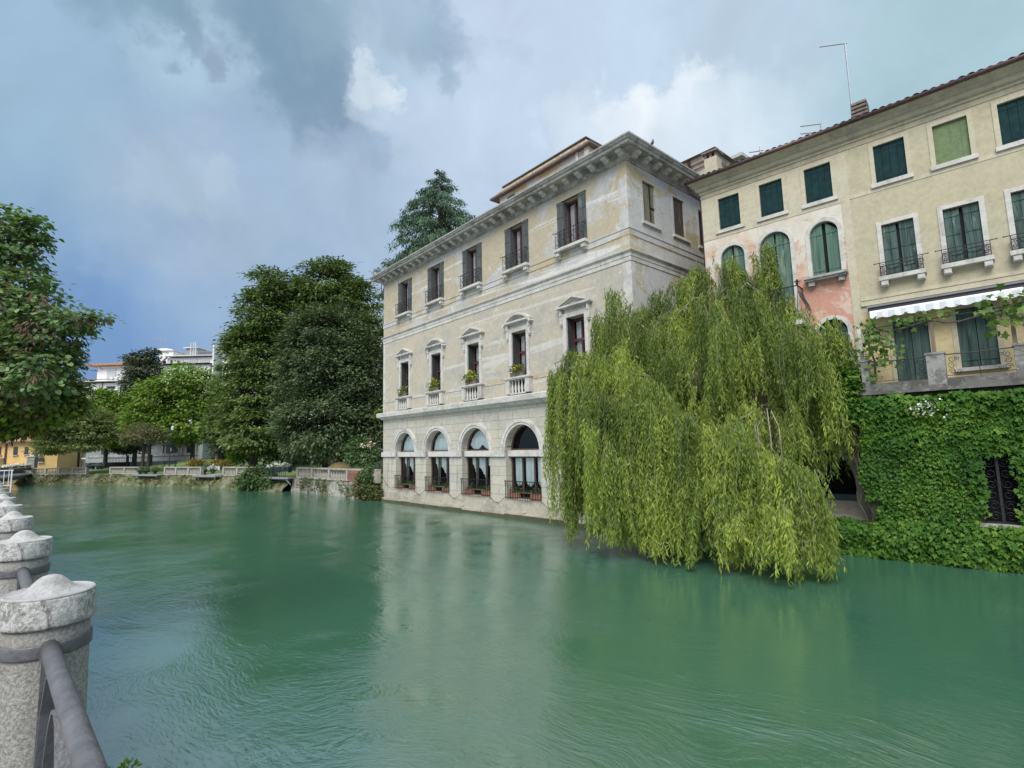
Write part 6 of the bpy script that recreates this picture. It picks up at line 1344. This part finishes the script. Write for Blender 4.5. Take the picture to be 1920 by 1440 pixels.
o_ = FB('orange_house', 'orange two storey house with tiled roof behind the bridge', -40, 880, 98)
o_.box('wall', 'orange_wall', -40, 66, 831, 885, 0, 9); o_.box('yellow_wall', 'orange_yellow', 66, 108, 831, 885, .2, 9); o_.box('eaves', 'gutter', -42, 109, 829.5, 831, -.7, .5)
x0, x1, z0, z1 = o_.r(-44, 110, 814, 829.5); part(o_.t, 'roof', 'tile', lambda m: (m.quad((x0, -.8, z0), (x1, -.8, z0), (x1 - 1, 5, z1), (x0, 5, z1)), m.quad((x1, -.8, z0), (x1, 9, z0), (x1 - 1, 5, z1))))
for x0, x1, y0, y1 in ((25, 34, 838, 853), (46, 54, 838, 852), (72, 80, 838, 852), (70, 82, 858, 866), (-2, 3, 838, 853)):
    f_ = o_.box('window', 'far_pane', x0, x1, y0, y1, -.08, -.004); o_.box('sill', 'stone', x0 - 1, x1 + 1, y1 + .1, y1 + 1.2, -.3, -.003, f_)
o_.box('downpipe', 'gutter', 10.5, 12, 831, 878, -.2, -.05); o_.box('balcony', 'stone', -5, 9, 859, 863, -1.2, -.003)
h_ = FB('pink_house', 'salmon pink house far behind the near tree at the left edge', -60, 850, 118)
h_.box('wall', 'pink_far', -60, 24, 720, 850, 0, 9); h_.box('roof', 'tile', -62, 27, 712, 720, -.6, 9.5); h_.box('cornice', 'white_wall', -60, 26, 806, 812, -.4, -.003)
for y0 in (740, 775): f_ = h_.box('window', 'far_pane', -2, 8, y0, y0 + 18, -.1, -.004)
k_ = FB('house', 'low grey house with dark shopfronts behind the feathery tree', 108, 880, 104)
k_.box('wall', 'grey_wall', 108, 190, 846, 885, 0, 8); [k_.box('shopfront', 'dark_room', a_, b_, 854, 876, -.1, -.004) for a_, b_ in ((112, 120), (124, 134), (138, 150), (168, 180))]; k_.box('roof', 'tile_grey', 98, 192, 838, 846, -.5, 8.5); k_.box('awning', 'white_wall', 160, 170, 858, 861, -1, -.004)
# footbridge with its stone pillar, and the white gate on the quay
A_ = Vector((-66.4, 71.2, 0)); B_ = Vector((-58.0, 58.2, 0)); d = B_ - A_
fb = thing('footbridge', 'low dark footbridge with flowers on its railing at the far left', 'bridge', (A_.x, A_.y, 1.25), math.atan2(d.y, d.x)); L_ = d.length
part(fb, 'deck', 'deck', lambda m: m.box(-.5, L_ + .5, -1.2, 1.2, -.10, .12)); part(fb, 'beam', 'dark_metal', lambda m: (m.box(-.3, L_, -1.1, -.9, -.45, -.102), m.box(-.3, L_, .9, 1.1, -.45, -.102)))
for y in (-1.15, 1.1):
    part(fb, 'railing', 'dark_metal', lambda m: ([m.box(.35 * k, .35 * k + .03, y, y + .03, .121, 1.08) for k in range(int(L_ / .35) + 1)], m.box(0, L_, y - .02, y + .05, 1.08, 1.14), m.box(0, L_, y, y + .03, .55, .95)))
part(fb, 'edge_strip', 'stone', lambda m: m.box(-.4, L_, 1.22, 1.27, .0, .14)); part(fb, 'strut', 'white_paint', lambda m: m.tube([(2.2, 1.0, -.45), (.2, 1.0, -1.1)], .08, 6))
for k, xx in enumerate((1.8, 5.4, 9.0)):
    p = A_ + d.normalized() * xx + Vector((0, 0, 2.3)); t = thing('flower_box', ('flower box with white flowers at the pillar end', 'middle flower box with white flowers', 'flower box with white flowers nearest the left edge')[k] + ' of the footbridge', 'flower box', p, math.atan2(d.y, d.x), 'flower boxes on the footbridge')
    part(t, 'box', 'dark_metal', lambda m: m.box(-.6, .6, .9, 1.25, -.05, .15)); q_ = p + Vector((-d.y, d.x, 0)).normalized() * 1.08; crown('blossom', t, [(q_.x, q_.y, q_.z + .25, .6, .4, .15)], 26, 7, .15, .12, 'lf_white', tpl=HEART, cr=(.12, .06), seed=170 + k)
p = at(59, 886, 71.5); pr_ = thing('stone_pillar', 'grey stone gate pillar at the end of the footbridge', 'pillar', (p.x, p.y, 1.2), .3)
part(pr_, 'shaft', 'stone_dark', lambda m: m.box(-.42, .42, -.42, .42, 0, 2.35)); part(pr_, 'cap', 'stone', lambda m: (m.box(-.5, .5, -.5, .5, 2.35, 2.5), m.lathe([(.3, 2.5), (.15, 2.6), (.22, 2.75), (.02, 2.9)], 10)))
# ------------------------------------------------------------------ near quay: walkway, bollards and rails
RD = Vector((-.7073, .7069, 0)); RN = Vector((.7069, .7073, 0)); R1 = Vector((-1.82, 2.12, 0)); STEP = 1.957; ZW = 1.72
m = MB(); a = R1 - RD * 60 + RN * .24; b = R1 + RD * 83 + RN * .24
m.quad(a + Vector((0, 0, ZW)), b + Vector((0, 0, ZW)), b - RN * 4.5 + RD * 3 + Vector((0, 0, ZW)), a - RN * 4.5 + Vector((0, 0, ZW)))
tag(m.build('walkway', 'paving'), kind='structure')
m = MB(); m.quad(a - RN * 4.5 + Vector((0, 0, ZW + .1)), b - RN * 4.5 + RD * 3 + Vector((0, 0, ZW + .1)), b - RN * 300 + RD * 250 + Vector((0, 0, ZW + .1)), a - RN * 300 + Vector((0, 0, ZW + .1))); m.quad(a - RN * 4.5 + Vector((0, 0, ZW)), b - RN * 4.5 + RD * 3 + Vector((0, 0, ZW)), b - RN * 4.5 + RD * 3 + Vector((0, 0, ZW + .1)), a - RN * 4.5 + Vector((0, 0, ZW + .1)))
tag(m.build('street', 'paving'), kind='structure')
m = MB(); m.quad(a + Vector((0, 0, -1)), b + Vector((0, 0, -1)), b + Vector((0, 0, ZW)), a + Vector((0, 0, ZW))); m.quad(b + Vector((0, 0, -1)), b - RN * 300 + RD * 250 + Vector((0, 0, -1)), b - RN * 300 + RD * 250 + Vector((0, 0, ZW)), b + Vector((0, 0, ZW)))
tag(m.build('quay_wall', 'river_wall'), 'stone quay wall below the near walkway and its bollards', 'wall')
m_, t_ = new_mat('lichen_stone'); o = t_.obj
c = t_.mix(t_.rng(t_.noise(o, 9, 8, .7), .4, .62), (.42, .41, .38), (.24, .23, .21)); c = t_.mix(t_.rng(t_.noise(t_.mapping(o, (1, 1, .7)), 38, 9, .78, .2), .47, .55), c, (.58, .575, .54))
c = t_.mix(t_.math('MULTIPLY', t_.rng(t_.noise(t_.mapping(o, (1.6, 1.6, .3)), 14, 6, .7), .58, .66), .75), c, (.075, .065, .055)); v_ = t_.node('ShaderNodeTexVoronoi'); v_.inputs['Scale'].default_value = 26; t_.put(v_.inputs['Vector'], o)
c = t_.mix(t_.math('MULTIPLY', t_.rng(v_.outputs['Distance'], .22, .16), t_.rng(t_.noise(o, 6, 4, .6), .5, .56)), c, (.60, .60, .56))
t_.put(t_.p.inputs['Base Color'], c); t_.p.inputs['Roughness'].default_value = .95; t_.p.inputs['Specular IOR Level'].default_value = .15; t_.put(t_.p.inputs['Normal'], t_.bump(t_.math('ADD', t_.noise(o, 28, 8, .75), t_.noise(o, 90, 6, .7)), .9, .012)); M['lichen_stone'] = m_
m_, t_ = new_mat('pale_cap_stone'); o = t_.obj
c = t_.mix(t_.rng(t_.noise(o, 12, 8, .7), .35, .65), (.40, .39, .365), (.55, .54, .52)); cr_ = t_.noise(o, 9, 8, .6, 2.2); c = t_.mix(t_.rng(t_.math('ABSOLUTE', t_.math('SUBTRACT', cr_, .5)), .0, .014, .75, 0), c, (.26, .20, .17))
t_.put(t_.p.inputs['Base Color'], c); t_.p.inputs['Roughness'].default_value = .95; t_.put(t_.p.inputs['Normal'], t_.bump(t_.noise(o, 34, 9, .75), 1.0, .016)); M['cap_stone'] = m_
m_, t_ = new_mat('rough_granite'); o = t_.obj
c = t_.mix(t_.rng(t_.noise(o, 95, 7, .75), .36, .64), (.22, .21, .19), (.46, .445, .405)); c = t_.mix(t_.rng(t_.noise(o, 5, 8, .7), .5, .66, 0, .6), c, (.25, .235, .21))
t_.put(t_.p.inputs['Base Color'], c); t_.p.inputs['Roughness'].default_value = .95; t_.p.inputs['Specular IOR Level'].default_value = .15; t_.put(t_.p.inputs['Normal'], t_.bump(t_.noise(o, 55, 8, .75), 1.0, .012)); M['granite'] = m_
NTH = ['nearest', 'second', 'third', 'fourth', 'fifth', 'sixth', 'seventh', 'eighth', 'ninth', 'tenth', 'eleventh', 'twelfth']
r_ = .145; z0_ = ZW
bol = thing('bollard', 'nearest stone bollard with cracked pale dome cap and lichen band', 'bollard', R1 + Vector((0, 0, z0_)), 0, 'stone bollards along the near quay')
part(bol, 'shaft', 'granite', lambda m: m.lathe([(.150, -.05), (.143, .3), (.136, .7), (.131, 1.0), (.131, 1.055)], 40), True)
part(bol, 'cap', 'lichen_stone', lambda m: m.lathe([(.10, 1.052), (.142, 1.054), (.147, 1.06), (r_, 1.075), (r_, 1.150), (r_ - .003, 1.158)], 48), True)
part(bol, 'dome', 'cap_stone', lambda m: m.lathe([(r_ - .004, 1.157), (r_ - .002, 1.162), (r_ - .008, 1.168), (r_ - .012, 1.166), (r_ - .016, 1.165), (.115, 1.165), (.096, 1.168), (.080, 1.174), (.067, 1.184), (.055, 1.197), (.043, 1.210), (.029, 1.220), (.014, 1.225), (.001, 1.226)], 48), True)
part(bol, 'collar', 'rail_iron', lambda m: m.lathe([(.1305, .952), (.139, .952), (.140, .956), (.140, .994), (.139, .998), (.1305, .998)], 40), True)
for k in range(1, 12): copy_tree(bol, None, R1 + RD * STEP * k + Vector((0, 0, z0_ - .012 * k)), f'{NTH[k]} stone bollard along the quay counting away from the nearest one')
RA = math.atan2(-RD.y, -RD.x)
rl = thing('quay_railing', 'grey iron railing in front of the nearest bollard', 'railing', R1 + Vector((0, 0, z0_)), RA, 'iron railings between the bollards')
Lr = STEP
part(rl, 'handrail', 'rail_iron', lambda m: m.tube([(.118, 0, .985), (.5, 0, .983), (1.0, 0, .982), (Lr - .5, 0, .983), (Lr - .118, 0, .985)], .028, 20), True)
def bar(m, pts, w_=.022, th=.006):   # flat bar bent in the plane of the railing
    b = len(m.v); n = len(pts)
    for i, (x, z) in enumerate(pts):
        x0, z0 = pts[max(0, i - 1)]; x1, z1 = pts[min(n - 1, i + 1)]; l_ = math.hypot(x1 - x0, z1 - z0); nx, nz = -(z1 - z0) / l_ * th, (x1 - x0) / l_ * th
        m.v += [(x + nx, -w_, z + nz), (x + nx, w_, z + nz), (x - nx, w_, z - nz), (x - nx, -w_, z - nz)]
    for i in range(n - 1):
        for j in range(4): m.f.append((b + 4 * i + j, b + 4 * i + (j + 1) % 4, b + 4 * i + 4 + (j + 1) % 4, b + 4 * i + 4 + j)); m.mi.append(0)
    m.f += [(b, b + 1, b + 2, b + 3), (b + 4 * n - 1, b + 4 * n - 2, b + 4 * n - 3, b + 4 * n - 4)]; m.mi += [0, 0]
for x in (.162, Lr - .162): part(rl, 'upright', 'rail_iron', lambda m: bar(m, [(x, .02), (x, .956)]))
def f(m):
    for k in range(2):
        xa = .30 + k * (Lr - .6) / 2; xb = xa + (Lr - .6) / 2; bar(m, [(xa + (xb - xa) * .5 * (1 - math.cos(PI * j / 14)) if False else xa + (xb - xa) * j / 14, .10 + .83 * math.sin(PI * j / 14) ** .7) for j in range(15)])
    bar(m, [(.17, .10), (Lr - .17, .10)])
    bar(m, [(.17, .55), (.24, .80), (.36, .95)]); bar(m, [(Lr - .17, .55), (Lr - .24, .80), (Lr - .36, .95)])
part(rl, 'arched_bars', 'rail_iron', f)
part(rl, 'bolt', 'iron', lambda m: m.lathe([(.018, -.012), (.018, .012)], 8, (0, 0, 0)).xf(lambda p: Vector((.168 + p.z, p.x + .0, p.y + .80))))
for x in (.135, Lr - .135): part(rl, 'socket', 'rail_iron', lambda m: m.tube([(x, 0, .94), (x, 0, 1.0)], .026, 8))
for k in range(1, 12): copy_tree(rl, None, R1 + RD * STEP * k + Vector((0, 0, z0_ - .012 * k)), f'grey iron railing between the {NTH[k - 1]} and {NTH[k]} stone bollards')
c = copy_tree(bol, None, R1 - RD * STEP + Vector((0, 0, z0_)), 'stone bollard beside the photographer, below the lower picture edge')
p = Vector((-29.6, 29.9, 0)); wg = thing('quay_gate', 'white metal gate at the far end of the bollard row', 'gate', (-29.9, 29.6, 1.55), math.radians(40))
part(wg, 'frame', 'white_paint', lambda m: (m.box(0, .06, 0, .06, 0, 1.15), m.box(1.3, 1.36, 0, .06, -.4, 1.15), m.box(-.1, 1.4, 0, .06, 1.15, 1.21), m.box(.06, 1.3, .01, .05, .3, .35))); part(wg, 'bars', 'white_paint', lambda m: [m.box(.2 * k, .2 * k + .03, .015, .045, .35, 1.15) for k in range(1, 7)])
# a weed growing from the quay wall under the rail
p = atz(238, 1434, 1.35); wd = thing('weed', 'bright green weed growing from the quay wall under the rail', 'plant', p)
crown('foliage', wd, [(p.x, p.y, p.z - .03, .05, .05, .035), (p.x - .06, p.y - .02, p.z - .06, .06, .05, .04)], 34, 5, .035, .018, 'lf_lime', DIAMOND, (.02, .015), -.2, 190)
